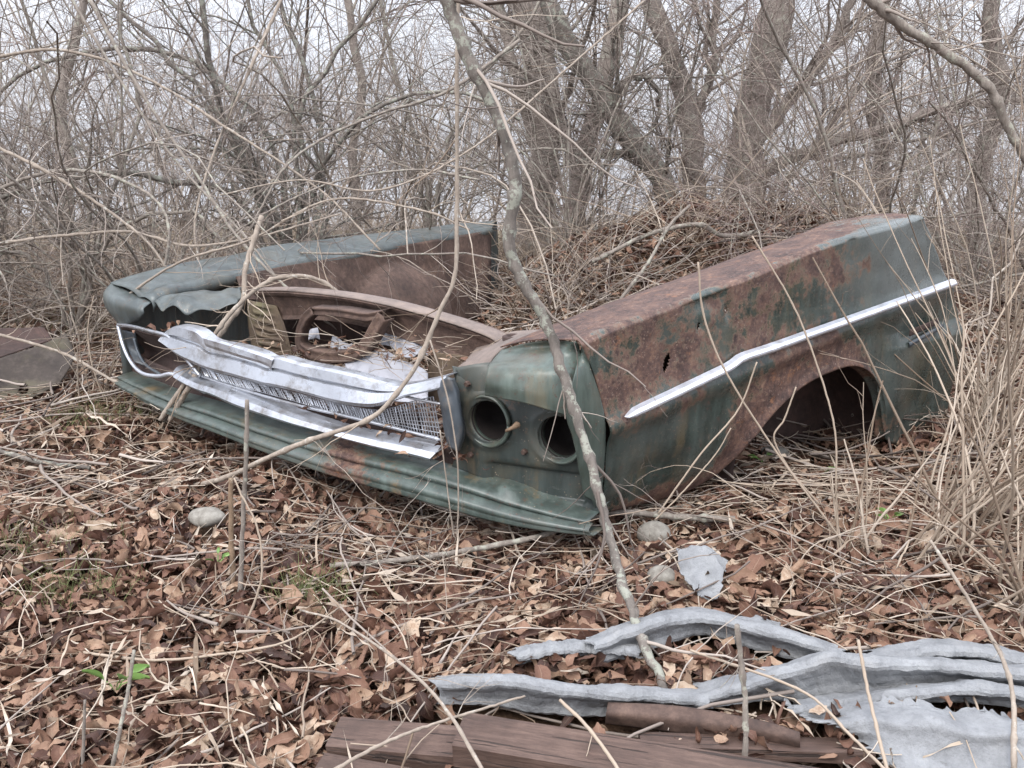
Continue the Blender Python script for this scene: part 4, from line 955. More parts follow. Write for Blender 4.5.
def stone_mat():
    m, nt, bs = new_mat('pale_stone'); n = N(nt); co_ = n.coord()
    c = n.ramp(n.noise(co_, 30, 7, .75), [(.35, (.14, .125, .105)), (.55, (.25, .235, .205)), (.7, (.34, .32, .285))])
    n.set(bs.inputs['Base Color'], c); bs.inputs['Roughness'].default_value = .9; n.set(bs.inputs['Normal'], n.bump(n.noise(co_, 60, 5), .5, .003)); return m
M['stone'] = stone_mat()
def stone(px, py, r, label, lift=.045, seed=0, sq=.55):
    P = gpt(px, py, lift=lift); U_, V_ = 24, 14; Q = np.zeros((U_ + 1, V_, 3))
    for i in range(U_ + 1):
        for j in range(V_):
            t = 2 * math.pi * i / U_; p_ = math.pi * j / (V_ - 1)
            k = 1 + .22 * float(vnoise(math.cos(t) * 1.3 * math.sin(p_) + seed * 3.1 + 9, math.sin(t) * 1.3 * math.sin(p_) + 9 + math.cos(p_)))
            Q[i, j] = (r * k * math.cos(t) * math.sin(p_), r * .75 * k * math.sin(t) * math.sin(p_), r * sq * k * math.cos(p_))
    o = grid('stone', Q, M['stone']); o.location = tuple(P); tag(o, label, 'stone'); return o
stone(207, 517, .05, 'smooth pale oval stone on the leaves left of the car', .05, 1, .5)
stone(655, 535, .045, 'rough tan stone beside the fallen branch under the fender', .045, 2, .8)
stone(661, 577, .035, 'small tan stone left of the grey felt wedge', .045, 3, .8)
stone(613, 441, .05, 'flat pale stone at the mouth of the wheel arch', .03, 4, .4).location = tuple(gpt(645 + 130, 452, lift=.04))

# scrap metal at the left edge
g0 = at_d(30, 385, 3.420)
rows = [[at_d(-40, 372, 3.320), at_d(0, 358, 3.420), at_d(40, 345, 3.520), at_d(66, 333, 3.620)], [at_d(-40, 385, 3.300), at_d(4, 380, 3.370), at_d(44, 368, 3.440), at_d(74, 356, 3.500)], [at_d(-40, 404, 3.270), at_d(14, 402, 3.320), at_d(40, 394, 3.340), at_d(60, 384, 3.400)]]
M['rust_scrap'] = rusty('scrap_rust', [(.3, (.03, .024, .02)), (.5, (.055, .043, .036)), (.65, (.10, .082, .068))], moss=.3)
scr = empty('scrap_panel', tuple(g0)); tag(scr, 'rusty grey brown scrap metal panel lying at the left edge', 'scrap metal')
def reb(Q): return Q - np.array(g0)
Qp = net(rows, 24, 40); hc2 = at_d(17, 393, 3.310)
def kp2(c): return np.hypot(c[:, 0] + g0[0] - hc2[0], c[:, 2] + g0[2] - hc2[2]) > .018
grid('panel', reb(Qp), M['rust_scrap'], scr, .004, keep=kp2)
rows = [[at_d(-40, 326, 3.570), at_d(0, 328, 3.620), at_d(44, 327, 3.670)], [at_d(-40, 345, 3.520), at_d(0, 344, 3.570), at_d(52, 338, 3.620)], [at_d(-40, 370, 3.370), at_d(0, 357, 3.470), at_d(50, 340, 3.600)]]
grid('upright_flange', reb(net(rows, 14, 24)), M['rust_dark'], scr, .004)

# ------------------------------------------------------------------ branch growth
def interp_path(P, R, t):
    """position, direction, radius at fraction t (K) of each path"""
    K, n_, _ = P.shape; f = np.clip(t, 0, .999) * (n_ - 1); i = f.astype(int); w1 = (f - i)[:, None]; k = np.arange(K)
    p = P[k, i] * (1 - w1) + P[k, i + 1] * w1; d = nrm(P[k, i + 1] - P[k, i]); r_ = R[k, i] * (1 - w1[:, 0]) + R[k, i + 1] * w1[:, 0]
    return p, d, r_
def grow(P, R, kids, length, ang, n_, wob, up=0., rf=.6, tr=(.15, 1.), rmin=.0008, tip=.35, g=rng):
    K = len(P); idx = np.repeat(np.arange(K), kids); t = g.uniform(*tr, len(idx))
    p, d, r_ = interp_path(P[idx], R[idx], t)
    q = nrm(np.cross(d, g.normal(0, 1, d.shape))); an = g.uniform(*ang, len(idx))[:, None]
    d2 = nrm(d * np.cos(an) + q * np.sin(an) + np.array([0, 0, up]))
    L = g.uniform(*length, len(idx)) * (1.15 - .6 * t)
    Q = wander(p, d2, L, n_, wob, up * .12, g)
    r0 = np.maximum(np.minimum(r_ * rf, r_) * g.uniform(.6, 1, len(idx)), rmin)
    return Q, r0[:, None] * np.linspace(1, tip, n_)[None]
def shrub(name, base, stems, label, cat, group, mats, levels, seed, lean=(0, 0, 0), spread=.5, h=(1.5, 2.4), r=(.008, .02), explicit=None, wob=.12, sag=-.07, parts=('stems', 'twigs')):
    g = np.random.default_rng(seed); e_ = empty(name, tuple(base)); tag(e_, label, cat, group)
    if explicit is not None:
        P = np.array([resample(np.array(p_) - base, 16) for p_, _, _ in explicit]); R = np.array([np.linspace(a_, b_, 16) for _, a_, b_ in explicit])
        P[:, 1:-1] += g.normal(0, .010, (len(P), 14, 3))
    else:
        d0 = np.stack([g.normal(0, spread, stems), g.normal(0, spread, stems), np.ones(stems)], 1) + np.array(lean)
        P = wander(g.normal(0, .06, (stems, 3)) * [1, 1, 0] - [0, 0, .05], d0, g.uniform(*h, stems), 14, wob, sag, g)
        R = g.uniform(*r, stems)[:, None] * np.linspace(1, .35, 14)[None]
    a = Acc(); a.tube(P, R, 8); cur = (P, R); b = Acc(); nb = 0
    for li, lv in enumerate(levels):
        cur = grow(*cur, g=g, **lv)
        (a if li == 0 and lv['kids'] < 16 else b).tube(*cur, sides=5 if li == 0 else (4 if li == 1 else 3)); nb += 1
    link(parts[0], a.mesh(parts[0]), mats[0], e_)
    if b.n: link(parts[1], b.mesh(parts[1]), mats[1], e_)
    return e_
# ------------------------------------------------------------------ trees and shrubs
def gb(x, y): return np.array([x, y, float(gz(x, y)) - .02])
def path(*p): return [at_d(px, py, d) if d > 0 else gpt(px, py, lift=-d) for px, py, d in p]
def tree(base, trunk, r0, r1, label, seed, limbs=(), kids=9, mat='bark_tree', tw='twig', n2=9, n3=6, hgt=1.):
    """a bare tree: traced trunk, limbs, then branches and twigs grown from them"""
    g = np.random.default_rng(seed); base = np.array(base); e_ = empty('bare_tree', tuple(base)); tag(e_, label, 'tree', 'bare trees behind the car')
    T = resample(np.concatenate([[base - [0, 0, .1]], np.array(trunk)]), 22) - base; T[1:-1] += g.normal(0, .008, (20, 3))
    Rr = np.linspace(r0, r1, 22) * (1 + .08 * g.normal(0, 1, 22)); Rr[0] *= 1.5; Rr[1] *= 1.2
    a = Acc(); a.tube(T, Rr, 12); L = []
    for pts, ra, rb in limbs:
        p_ = resample(np.array(pts), 22) - base; p_[1:-1] += g.normal(0, .010, (20, 3)); rr = np.linspace(ra, rb, 22); a.tube(p_, rr, 8); L.append((p_, rr))
    P0 = np.array([T] + [l[0] for l in L]); R0 = np.array([np.minimum(Rr, .03)] + [l[1] for l in L])
    c1 = grow(P0, R0, kids, (.5, 1.5), (.4, 1.2), 12, .16, .10, .5, (.1, 1.), g=g); a.tube(*c1, sides=6)
    link('trunk', a.mesh('trunk'), M[mat], e_)
    b = Acc(); c2 = grow(*c1, n2, (.25, .9), (.4, 1.2), 9, .17, .03, .55, (.1, 1.), g=g); b.tube(*c2, sides=4)
    c3 = grow(*c2, n3, (.12, .5), (.4, 1.2), 6, .17, .0, .6, (.1, 1.), g=g); b.tube(*c3, sides=3)
    link('crown', b.mesh('crown'), M[tw], e_)
    return e_
def down(px, py, d): p = at_d(px, py, d); return np.array([p[0], p[1], float(gz(p[0], p[1]))])
tree(down(682, 215, 6.0), path((668, 192, 6.), (640, 150, 6.), (605, 98, 6.), (565, 40, 6.), (545, -10, 6.), (520, -90, 6.1)), .085, .05, 'dark leaning bare tree whose trunk slants up to the left behind the leaf mound', 11,
     [(path((622, 125, 6.), (616, 95, 5.9), (632, 78, 5.9), (652, 82, 5.9), (660, 100, 5.9), (655, 125, 5.9)), .03, .012), (path((655, 168, 6.), (620, 152, 6.), (592, 158, 6.), (570, 168, 6.1)), .028, .01)], mat='bark_dark')
tree(down(572, 255, 6.5), path((576, 215, 6.5), (585, 150, 6.5), (601, 100, 6.5), (612, 40, 6.5), (622, -10, 6.5), (640, -90, 6.5)), .085, .055, 'smooth pale bare tree standing left of the dark leaning one', 12,
     [(path((580, 180, 6.5), (560, 120, 6.6), (548, 50, 6.7), (556, -30, 6.7)), .05, .03)])
tree(down(530, 240, 7.6), path((535, 200, 7.6), (545, 140, 7.6), (540, 70, 7.6), (524, 0, 7.6), (505, -80, 7.6)), .16, .10, 'stout bare tree with a wide rough trunk, leftmost of the big trunks', 13,
     [(path((540, 150, 7.6), (520, 90, 7.5), (505, 30, 7.5), (500, -30, 7.5)), .06, .03)])
tree(down(700, 225, 6.8), path((694, 180, 6.8), (690, 120, 6.8), (672, 60, 6.8), (650, 0, 6.8), (630, -80, 6.8)), .10, .06, 'bare tree leaning left just right of the dark slanting trunk', 14,
     [(path((690, 130, 6.8), (712, 70, 6.8), (716, 0, 6.8), (730, -60, 6.8)), .04, .02)])
tree(down(745, 225, 7.2), path((744, 180, 7.2), (752, 110, 7.2), (768, 50, 7.2), (778, 0, 7.2), (786, -80, 7.2)), .17, .11, 'thick bare tree with a broad straight trunk right of the mound', 15,
     [(path((750, 150, 7.1), (800, 90, 7.), (840, 30, 7.), (860, -30, 7.)), .05, .03), (path((748, 180, 7.1), (810, 150, 6.9), (880, 130, 6.8), (960, 105, 6.8), (1060, 100, 6.8)), .05, .02)], kids=10)
tree(down(880, 230, 7.6), path((884, 170, 7.6), (872, 90, 7.6), (880, 20, 7.6), (895, -70, 7.6)), .07, .045, 'slim bare tree behind the rear of the near fender', 16, kids=12)
tree(down(985, 240, 7.0), path((980, 170, 7.0), (1000, 90, 7.0), (990, 20, 7.0), (1000, -70, 7.)), .08, .05, 'bare tree at the right edge hung with a tangle of thin stems', 17, kids=12)
tree(down(360, 232, 8.2), path((352, 160, 8.2), (362, 90, 8.2), (350, 20, 8.2), (345, -70, 8.2)), .045, .03, 'slender bare tree rising behind the far fender', 18, tw='twig_red')
tree(down(60, 240, 8.6), path((70, 170, 8.6), (62, 100, 8.6), (80, 20, 8.6), (86, -60, 8.6)), .05, .035, 'thin bare tree far behind at the left edge', 19, tw='twig_red')

S = 'bare shrubs around the car'
LV = lambda k1, k2, k3, l1=(.4, 1.1), l2=(.2, .6), l3=(.08, .28): [dict(kids=k1, length=l1, ang=(.3, 1.), n_=10, wob=.13, up=.0), dict(kids=k2, length=l2, ang=(.4, 1.2), n_=7, wob=.16, up=0.), dict(kids=k3, length=l3, ang=(.4, 1.2), n_=5, wob=.16, up=0.)]
# big multi-stemmed shrub behind the far fender: traced main stems fan out to the left
b0 = down(290, 262, 5.0)
shrub('bare_shrub', b0, 0, 'large dark multi-stemmed shrub fanning out behind the far fender', 'shrub', S, (M['bark_dark'], M['twig']), LV(9, 8, 4), 31, explicit=[([b0] + list(path(*p)), a_, b_) for p, a_, b_ in (
    (((262, 205, 4.9), (225, 120, 4.9), (203, 20, 4.8), (195, -60, 4.8)), .022, .013),
    (((270, 190, 5.), (215, 110, 5.), (150, 40, 5.), (90, -20, 5.)), .020, .010),
    (((240, 200, 4.9), (170, 180, 4.7), (90, 175, 4.6), (0, 200, 4.6), (-60, 230, 4.6)), .020, .010),
    (((285, 180, 5.2), (250, 110, 5.2), (190, 60, 5.3), (110, 48, 5.3), (30, 70, 5.3), (-40, 120, 5.3)), .018, .010),
    (((330, 200, 5.), (300, 130, 4.9), (330, 60, 4.9), (380, 0, 4.9), (400, -50, 4.9)), .016, .010),
    (((310, 200, 5.), (350, 130, 4.8), (410, 96, 4.7), (470, 95, 4.6), (520, 120, 4.6)), .015, .008),
    (((320, 190, 5.), (312, 100, 5.1), (285, 20, 5.1), (270, -60, 5.1)), .016, .011),
    (((300, 200, 5.), (285, 90, 5.), (255, 30, 5.), (240, -60, 5.)), .014, .009))])
b0 = down(70, 300, 4.6)
shrub('bare_shrub', b0, 0, 'grey arching shrub at the left edge beside the scrap panel', 'shrub', S, (M['bark_mid'], M['twig']), LV(10, 8, 4), 32, explicit=[([b0] + list(path(*p)), a_, b_) for p, a_, b_ in (
    (((100, 250, 4.5), (150, 215, 4.4), (205, 220, 4.3), (240, 270, 4.2)), .013, .006),
    (((60, 230, 4.6), (20, 170, 4.6), (-30, 130, 4.6)), .014, .008),
    (((90, 210, 4.6), (60, 120, 4.6), (30, 30, 4.6), (20, -60, 4.6)), .013, .008),
    (((30, 260, 4.5), (-40, 250, 4.4)), .012, .008),
    (((110, 200, 4.6), (140, 110, 4.6), (120, 30, 4.6), (135, -50, 4.6)), .013, .007))])
b0 = down(430, 250, 5.6)
shrub('bare_shrub', b0, 0, 'upright grey shrub between the far fender and the tree trunks', 'shrub', S, (M['bark_mid'], M['twig']), LV(9, 8, 4), 33, explicit=[([b0] + list(path(*p)), a_, b_) for p, a_, b_ in (
    (((425, 180, 5.6), (400, 90, 5.6), (380, 10, 5.6), (370, -60, 5.6)), .015, .009),
    (((440, 180, 5.5), (470, 100, 5.5), (520, 30, 5.5), (560, -30, 5.5)), .014, .008),
    (((420, 190, 5.6), (370, 140, 5.6), (310, 110, 5.6), (250, 120, 5.5)), .013, .007),
    (((450, 190, 5.6), (500, 160, 5.5), (560, 150, 5.4), (620, 180, 5.4)), .011, .006))])
spots = [(-3.4, 6.2, 7, 'low shrub in the back left beyond the arching one', 41), (-2.3, 6.6, 8, 'reddish twiggy shrub farther back behind the large dark shrub', 42), (-.9, 6.9, 7, 'thin shrub in the gap behind the far fender tip', 43),
         (.3, 6.2, 7, 'twiggy shrub on the left shoulder of the leaf mound', 44), (1.35, 6.3, 8, 'twiggy shrub on top of the leaf mound between the trunks', 45), (2.4, 5.6, 9, 'dense tangled shrub behind the rear of the near fender', 46),
         (3.0, 4.9, 9, 'dense tangled shrub at the right behind the dry stalks', 47), (3.9, 6.0, 8, 'far shrub at the right edge', 48), (2.9, 6.9, 8, 'shrub under the right-hand slim tree', 49), (-4.3, 7.4, 8, 'shrub farthest back on the left', 50), (1.9, 4.6, 6, 'thin twiggy shrub just above the near fender top', 51)]
for i, (x_, y_, ns, lab, sd__) in enumerate(spots):
    shrub('bare_shrub', gb(x_, y_), ns, lab, 'shrub', S, (M['bark_mid'], M['twig_red' if i % 3 == 1 else 'twig']), LV(9, 8, 4, (.4, 1.2), (.2, .7), (.1, .32)), sd__, spread=.8, h=(1.3, 2.8), r=(.006, .013))

# far thicket that reads as one mass
g = np.random.default_rng(77); K = 260
y_ = g.uniform(8.2, 15, K); x_ = g.uniform(-1, 1, K) * (y_ * .64)
P = wander(np.stack([x_, y_, gz(x_, y_)], -1), np.stack([g.normal(0, .35, K), g.normal(0, .35, K), np.ones(K)], -1), g.uniform(1.6, 4.2, K), 10, .10, 0, g)
R = g.uniform(.006, .018, K)[:, None] * np.linspace(1, .3, 10); a = Acc(); a.tube(P, R, 4)
c1 = grow(P, R, 9, (.4, 1.4), (.3, 1.1), 7, .14, .04, .5, (.1, 1), rmin=.0025, g=g); a.tube(*c1, sides=3)
c2 = grow(*c1, 6, (.2, .7), (.4, 1.2), 5, .16, 0, .6, (.1, 1), rmin=.0016, g=g); a.tube(*c2, sides=3)
o = link('far_thicket', a.mesh('far_thicket'), M['twig']); tag(o, 'hazy mass of bare brush beyond the shrubs', 'brush', kind='stuff')
# dry grass standing beyond and around
K = 15000; x_, y_ = scatter(K, 5.4, 13, .9)
L = g.uniform(.12, .5, K); P = wander(np.stack([x_, y_, gz(x_, y_)], -1), np.stack([g.normal(0, .45, K), g.normal(0, .45, K), np.ones(K)], -1), L, 5, .16, -.06, g)
a = Acc(); a.tube(P, g.uniform(.0012, .003, K)[:, None] * np.linspace(1, .3, 5), 3)
o = link('dry_grass', a.mesh('dry_grass'), M['straw']); tag(o, 'pale dry grass standing behind the car and beyond', 'dry grass', kind='stuff')
# loose arching stems low behind the car and on the mound
K = 600; x_ = g.normal(1.2, 1.0, K); y_ = g.uniform(4., 6.3, K); th = g.uniform(0, 6.28, K)
P = wander(np.stack([x_, y_, gz(x_, y_) + .01], -1), np.stack([np.cos(th), np.sin(th), g.uniform(.0, 1.1, K)], -1), g.uniform(.15, .9, K), 8, .14, -.10, g)
P[:, :, 2] = np.maximum(P[:, :, 2], gz(P[:, :, 0], P[:, :, 1]) + .01)
a = Acc(); a.tube(P, g.uniform(.001, .0035, K)[:, None] * np.linspace(1, .4, 8), 4)
o = link('brush_litter', a.mesh('brush_litter'), M['straw']); tag(o, 'dry stems and sticks sprawling over the leaf mound', 'brush', kind='stuff')

# ------------------------------------------------------------------ single traced branches and stems
def branch(name, pts, r0, r1, mat, label, cat='branch', twigs=0, seed=0, knots=.0, n_=60, tl=(.06, .3), group=None, sides=10, up=0., twmat=None, sub=2):
    g = np.random.default_rng(seed + 500); P = resample(np.array(pts), n_); base = P[-1].copy() if P[-1][2] < P[0][2] else P[0].copy()
    P[1:-1] += g.normal(0, r0 * .12, (n_ - 2, 3)); R = np.linspace(r0, r1, n_) * (1 + g.normal(0, knots, n_))
    for k in range(int(n_ * .12)):
        i = g.integers(2, n_ - 2); R[i] *= 1 + knots * 4
    a = Acc(); a.tube(P - base, R, sides, True); nf = sum(len(f) for f in a.F)
    if twigs:
        c1 = grow((P - base)[None], R[None], twigs, tl, (.4, 1.2), 8, .14, up, .4, (.05, .98), rmin=.0009, g=g); a.tube(*c1, sides=5)
        if sub: a.tube(*grow(*c1, sub, (tl[0] * .6, tl[1] * .5), (.4, 1.1), 6, .14, up, .6, (.2, 1.), rmin=.0007, g=g), sides=4)
    me = a.mesh(name); o = link(name, me, mat); o.location = tuple(base)
    if twigs and twmat: me.materials.append(twmat); mi = np.zeros(len(me.polygons), np.int32); mi[nf:] = 1; me.polygons.foreach_set('material_index', mi)
    tag(o, label, cat, group); return o
pg = gpt(662, 684)
branch('sapling', path((436, -60, 2.05), (446, -5, 2.02), (470, 60, 2.), (496, 112, 1.98), (515, 180, 1.95), (508, 232, 1.94), (520, 275, 1.93), (545, 322, 1.92), (565, 382, 1.88), (590, 460, 1.80), (610, 540, 1.70), (628, 600, 1.58), (644, 645, 1.49), (656, 670, 1.45), (664, 690, 1.41)), .0155, .0085, M['bark_dark'], 'dark crooked lichen-spotted sapling crossing in front of the headlights', 'sapling', 16, 1, .06, 110, (.08, .5), sides=12, twmat=M['twig'])
branch('vine_stem', path((460, -60, 2.3), (457, 60, 2.3), (457, 200, 2.3), (455, 275, 2.28), (441, 308, 2.26), (418, 362, 2.22), (395, 395, 2.2), (368, 420, 2.18), (311, 440, 2.2), (267, 458, 2.25), (218, 480, 2.35), (143, 494, 2.45)), .0045, .0075, M['bark_pale'], 'pale vine stem hanging down then bending left across the grille', 'vine', 14, 2, .08, 100, (.08, .4), twmat=M['straw'])
branch('lichen_branch', path((840, -30, 3.3), (872, 0, 3.3), (905, 27, 3.3), (942, 50, 3.3), (985, 82, 3.3), (1004, 120, 3.3), (1030, 165, 3.3), (1060, 210, 3.3)), .017, .014, M['bark_mid'], 'grey lichen-covered branch slanting down at the upper right', 'branch', 10, 3, .05, 60, (.1, .5), twmat=M['twig'])
branch('fallen_branch', path((330, 566, -.04), (400, 560, -.05), (470, 550, -.06), (540, 536, -.08), (585, 519, -.085), (620, 512, -.08), (680, 517, -.06), (735, 519, -.05)), .006, .0085, M['bark_mid'], 'crooked grey fallen branch lying under the front right corner', 'branch', 10, 4, .08, 70, (.06, .3))
branch('fallen_branch', path((-10, 448, -.05), (40, 462, -.06), (90, 468, -.05)), .008, .006, M['bark_dark'], 'grey broken branch on the leaves at the left edge', 'branch', 3, 5, .08, 30, (.05, .2))
branch('bent_twig', path((262, 216, 3.0), (246, 266, 2.92), (243, 300, 2.88), (230, 320, 2.84), (210, 350, 2.8), (192, 382, 2.76), (170, 420, 2.8)), .0085, .009, M['bark_pale'], 'thick pale bent stem crossing the left end of the grille', 'stem', 14, 6, .07, 60, (.06, .35), twmat=M['straw'])
branch('bent_twig', path((342, 296, 2.9), (320, 280, 2.9), (292, 276, 2.86), (262, 285, 2.84), (225, 320, 2.8), (196, 366, 2.78), (160, 420, 2.8)), .006, .008, M['bark_pale'], 'pale stem arching over the left half of the nose', 'stem', 12, 7, .07, 60, (.06, .3), twmat=M['straw'])
branch('bent_twig', path((90, 0, 3.4), (140, 90, 3.3), (200, 180, 3.2), (240, 240, 3.1), (300, 300, 3.), (338, 330, 2.95)), .007, .004, M['bark_mid'], 'long straight stem slanting down over the far fender', 'stem', 14, 8, .06, 60, (.1, .5), twmat=M['twig'])
branch('bent_twig', path((-20, 330, 3.4), (60, 352, 3.35), (130, 388, 3.1), (200, 400, 2.95), (250, 440, 2.85)), .006, .004, M['bark_pale'], 'thin pale stem running from the scrap panel to the car corner', 'stem', 10, 9, .06, 60, (.06, .3), twmat=M['straw'])
branch('bent_twig', path((120, 300, 3.2), (180, 262, 3.1), (250, 240, 3.05), (330, 200, 3.0), (420, 210, 2.9), (470, 230, 2.9)), .0045, .003, M['bark_pale'], 'thin stem arching above the far fender top', 'stem', 12, 10, .06, 60, (.1, .4), twmat=M['straw'])
branch('bent_twig', path((645, 0, 3.6), (560, 75, 3.4), (470, 150, 3.2), (380, 190, 3.1), (300, 180, 3.1), (220, 195, 3.1)), .004, .0025, M['bark_pale'], 'long thin stem sweeping left above the open nose', 'stem', 12, 11, .06, 60, (.1, .4), twmat=M['straw'])
for k_, (pts_, r_, lab) in enumerate([
    (((-20, 140, 3.7), (40, 168, 3.6), (100, 205, 3.5), (150, 245, 3.4), (185, 300, 3.4)), .0075, 'arching grey stem coming down from the left edge onto the car nose'),
    (((-20, 196, 3.6), (50, 172, 3.6), (110, 176, 3.6), (160, 205, 3.5), (168, 250, 3.4), (150, 300, 3.4)), .008, 'grey stem bowing over left of the far front corner'),
    (((-20, 246, 3.5), (60, 236, 3.5), (130, 232, 3.5), (190, 246, 3.4), (260, 236, 3.4), (340, 214, 3.5)), .0065, 'low grey stem running level above the far fender'),
    (((60, -20, 4.), (120, 80, 3.9), (175, 160, 3.8), (235, 225, 3.6), (275, 275, 3.4)), .007, 'straight grey stem slanting down right to the far fender'),
    (((290, -20, 4.2), (250, 70, 4.), (215, 150, 3.9), (195, 220, 3.7), (200, 270, 3.6)), .007, 'grey stem slanting down left to the far fender'),
    (((520, 40, 4.), (450, 90, 3.9), (385, 112, 3.9), (330, 135, 3.9), (285, 168, 3.8), (250, 230, 3.7)), .0075, 'pale stem arching left from the sapling over the open nose'),
    (((-20, 60, 4.), (60, 50, 4.), (140, 75, 4.), (230, 130, 3.9), (320, 190, 3.8), (380, 250, 3.6)), .007, 'long stem arching from the upper left down to the far fender'),
    (((480, 180, 3.6), (420, 170, 3.6), (350, 178, 3.5), (290, 200, 3.4), (225, 238, 3.4)), .005, 'short pale stem arching above the middle of the far fender')]):
    branch('arching_stem', path(*pts_), r_, r_ * .55, M['bark_mid' if k_ % 2 else 'bark_pale'], lab, 'stem', 18, 140 + k_, .06, 60, (.12, .6), group='arching stems over the far fender', twmat=M['twig'], sub=3)
branch('dry_stem', path((698, 262, 2.05), (704, 316, 2.05), (727, 374, 2.03), (777, 453, 2.02), (820, 511, 2.0), (845, 545, 2.)), .0024, .0026, M['straw'], 'thin stem curving across the fender below the tear holes', 'dry stem', 0, 12, .03, 50, sides=6)
branch('dry_stem', path((752, 236, 2.2), (793, 305, 2.18), (820, 374, 2.15), (835, 432, 2.12), (836, 490, 2.1), (838, 530, 2.1)), .0022, .0026, M['straw'], 'long stem falling across the fender and wheel arch', 'dry stem', 0, 13, .03, 50, sides=6)
branch('dry_stem', path((757, 362, 2.), (738, 410, 2.), (700, 455, 1.98), (658, 514, 1.98)), .0018, .0024, M['straw'], 'pale stem slanting down left from below the trim kink', 'dry stem', 0, 14, .03, 40, sides=6)
branch('dry_stem', path((731, 428, 2.), (715, 455, 2.), (680, 495, 1.98), (655, 520, 1.98)), .0014, .002, M['straw'], 'short pale stem curving at the fender bottom', 'dry stem', 0, 15, .03, 40, sides=6)
branch('dry_stem', path((796, 387, 2.1), (784, 420, 2.1), (774, 438, 2.1), (790, 470, 2.1), (820, 505, 2.1)), .002, .0028, M['straw'], 'hooked pale stem inside the wheel arch opening', 'dry stem', 0, 16, .03, 40, sides=6)
branch('dry_stem', path((440, 680 - 250, 1.9), (455, 540, 1.9), (458, 470, 1.9), (448, 400, 1.92), (430, 340, 1.95)), .0016, .0022, M['bark_pale'], 'thin upright stem in front of the grille end cap', 'dry stem', 6, 17, .03, 50, (.05, .22), sides=6)
branch('dry_stem', path((200, 662, -.03), (240, 630, 1.66), (261, 580, 1.68), (258, 530, 1.7), (241, 494, 1.72), (234, 478, 1.73)), .003, .0018, M['straw'], 'pale arched stem rising from the leaves in front of the car', 'dry stem', 0, 18, .03, 50, sides=7)
branch('dry_stem', path((80, 652, -.04), (150, 660, -.05), (215, 655, -.06), (290, 640, -.06), (350, 600, -.04)), .003, .002, M['straw'], 'pale stem lying across the leaves in the lower left', 'dry stem', 3, 19, .03, 50, (.05, .2), sides=7)
branch('dead_stake', path((231, 478, 1.86), (231, 530, 1.85), (233, 575, 1.84), (234, 598, -.0)), .0055, .006, M['bark_rustwood'], 'short snapped brown stake, the lower of the two upright ones', 'stake', 0, 20, .06, 30)
branch('dead_stake', path((247, 400, 1.84), (246, 460, 1.84), (242, 540, 1.83), (240, 604, -.0)), .0045, .0055, M['bark_mid'], 'tall thin upright stake beside the snapped one', 'stake', 0, 21, .06, 30)
branch('dead_stake', path((134, 650, 1.32), (128, 690, 1.30), (118, 740, 1.26), (108, 790, -.0)), .0028, .0035, M['bark_mid'], 'dark thin stalk leaning at the bottom left', 'stake', 0, 22, .05, 30)
branch('dead_stake', path((85, 700, 1.28), (82, 780, -.0)), .0022, .003, M['bark_mid'], 'short dark stalk at the bottom left edge', 'stake', 0, 23, .05, 20)
branch('dry_stem', path((300, 610, -.05), (345, 625, -.08), (430, 690, 1.26), (500, 800, 1.05)), .0022, .003, M['bark_pale'], 'pale twig crossing the boards from upper left to bottom', 'dry stem', 3, 24, .04, 50, (.05, .2), sides=7)
branch('dry_stem', path((300, 790, 1.10), (380, 745, 1.15), (440, 722, 1.2), (525, 696, 1.26)), .0035, .0018, M['bark_pale'], 'pale twig crossing the boards up to the felt roll', 'dry stem', 2, 25, .04, 50, (.05, .2), sides=7)
branch('dry_stem', path((737, 625, 1.22), (743, 680, 1.22), (746, 720, 1.2), (744, 800, 1.17)), .0042, .0048, M['bark_mid'], 'upright reddish twig in front of the peaked felt fold', 'dry stem', 3, 26, .08, 40, (.04, .15), sides=8)
branch('dry_stem', path((930, 540, 1.45), (975, 610, 1.38), (1010, 680, 1.28), (1014, 770, 1.18)), .0025, .0045, M['bark_pale'], 'tan stem with joints in front of the felt at the right edge', 'dry stem', 4, 27, .08, 50, (.05, .25), sides=8)
branch('dry_stem', path((690, 650, 1.4), (800, 690, 1.34), (850, 735, 1.24), (905, 790, 1.12)), .0022, .0028, M['straw'], 'dry stem lying over the felt folds toward the corner', 'dry stem', 3, 28, .05, 50, (.05, .2), sides=7)
branch('dry_stem', path((858, 640, 1.32), (870, 700, 1.26), (892, 790, 1.15)), .0028, .003, M['straw'], 'upright tan stem in front of the flat felt sheet', 'dry stem', 2, 29, .05, 40, (.05, .2), sides=7)
branch('dry_stem', path((560, 700, 1.26), (590, 730, 1.2), (640, 800, 1.08)), .0028, .003, M['straw'], 'yellowish stem across the middle of the squared timber', 'dry stem', 1, 30, .05, 30, (.05, .15), sides=7)
branch('curved_log', path((592, 262, 4.4), (640, 238, 4.5), (672, 228, 4.5), (700, 225, 4.55), (725, 236, 4.6), (760, 232, 4.6)), .010, .013, M['bark_mid'], 'curved thick branch lying on the leaf mound', 'branch', 4, 31, .06, 50, (.1, .4))
branch('pale_stick', path((620, 300, 4.), (650, 260, 4.1), (668, 228, 4.2), (690, 205, 4.3)), .008, .007, M['bark_mid'], 'pale stick propped on the mound behind the car', 'branch', 4, 32, .06, 40, (.1, .4))
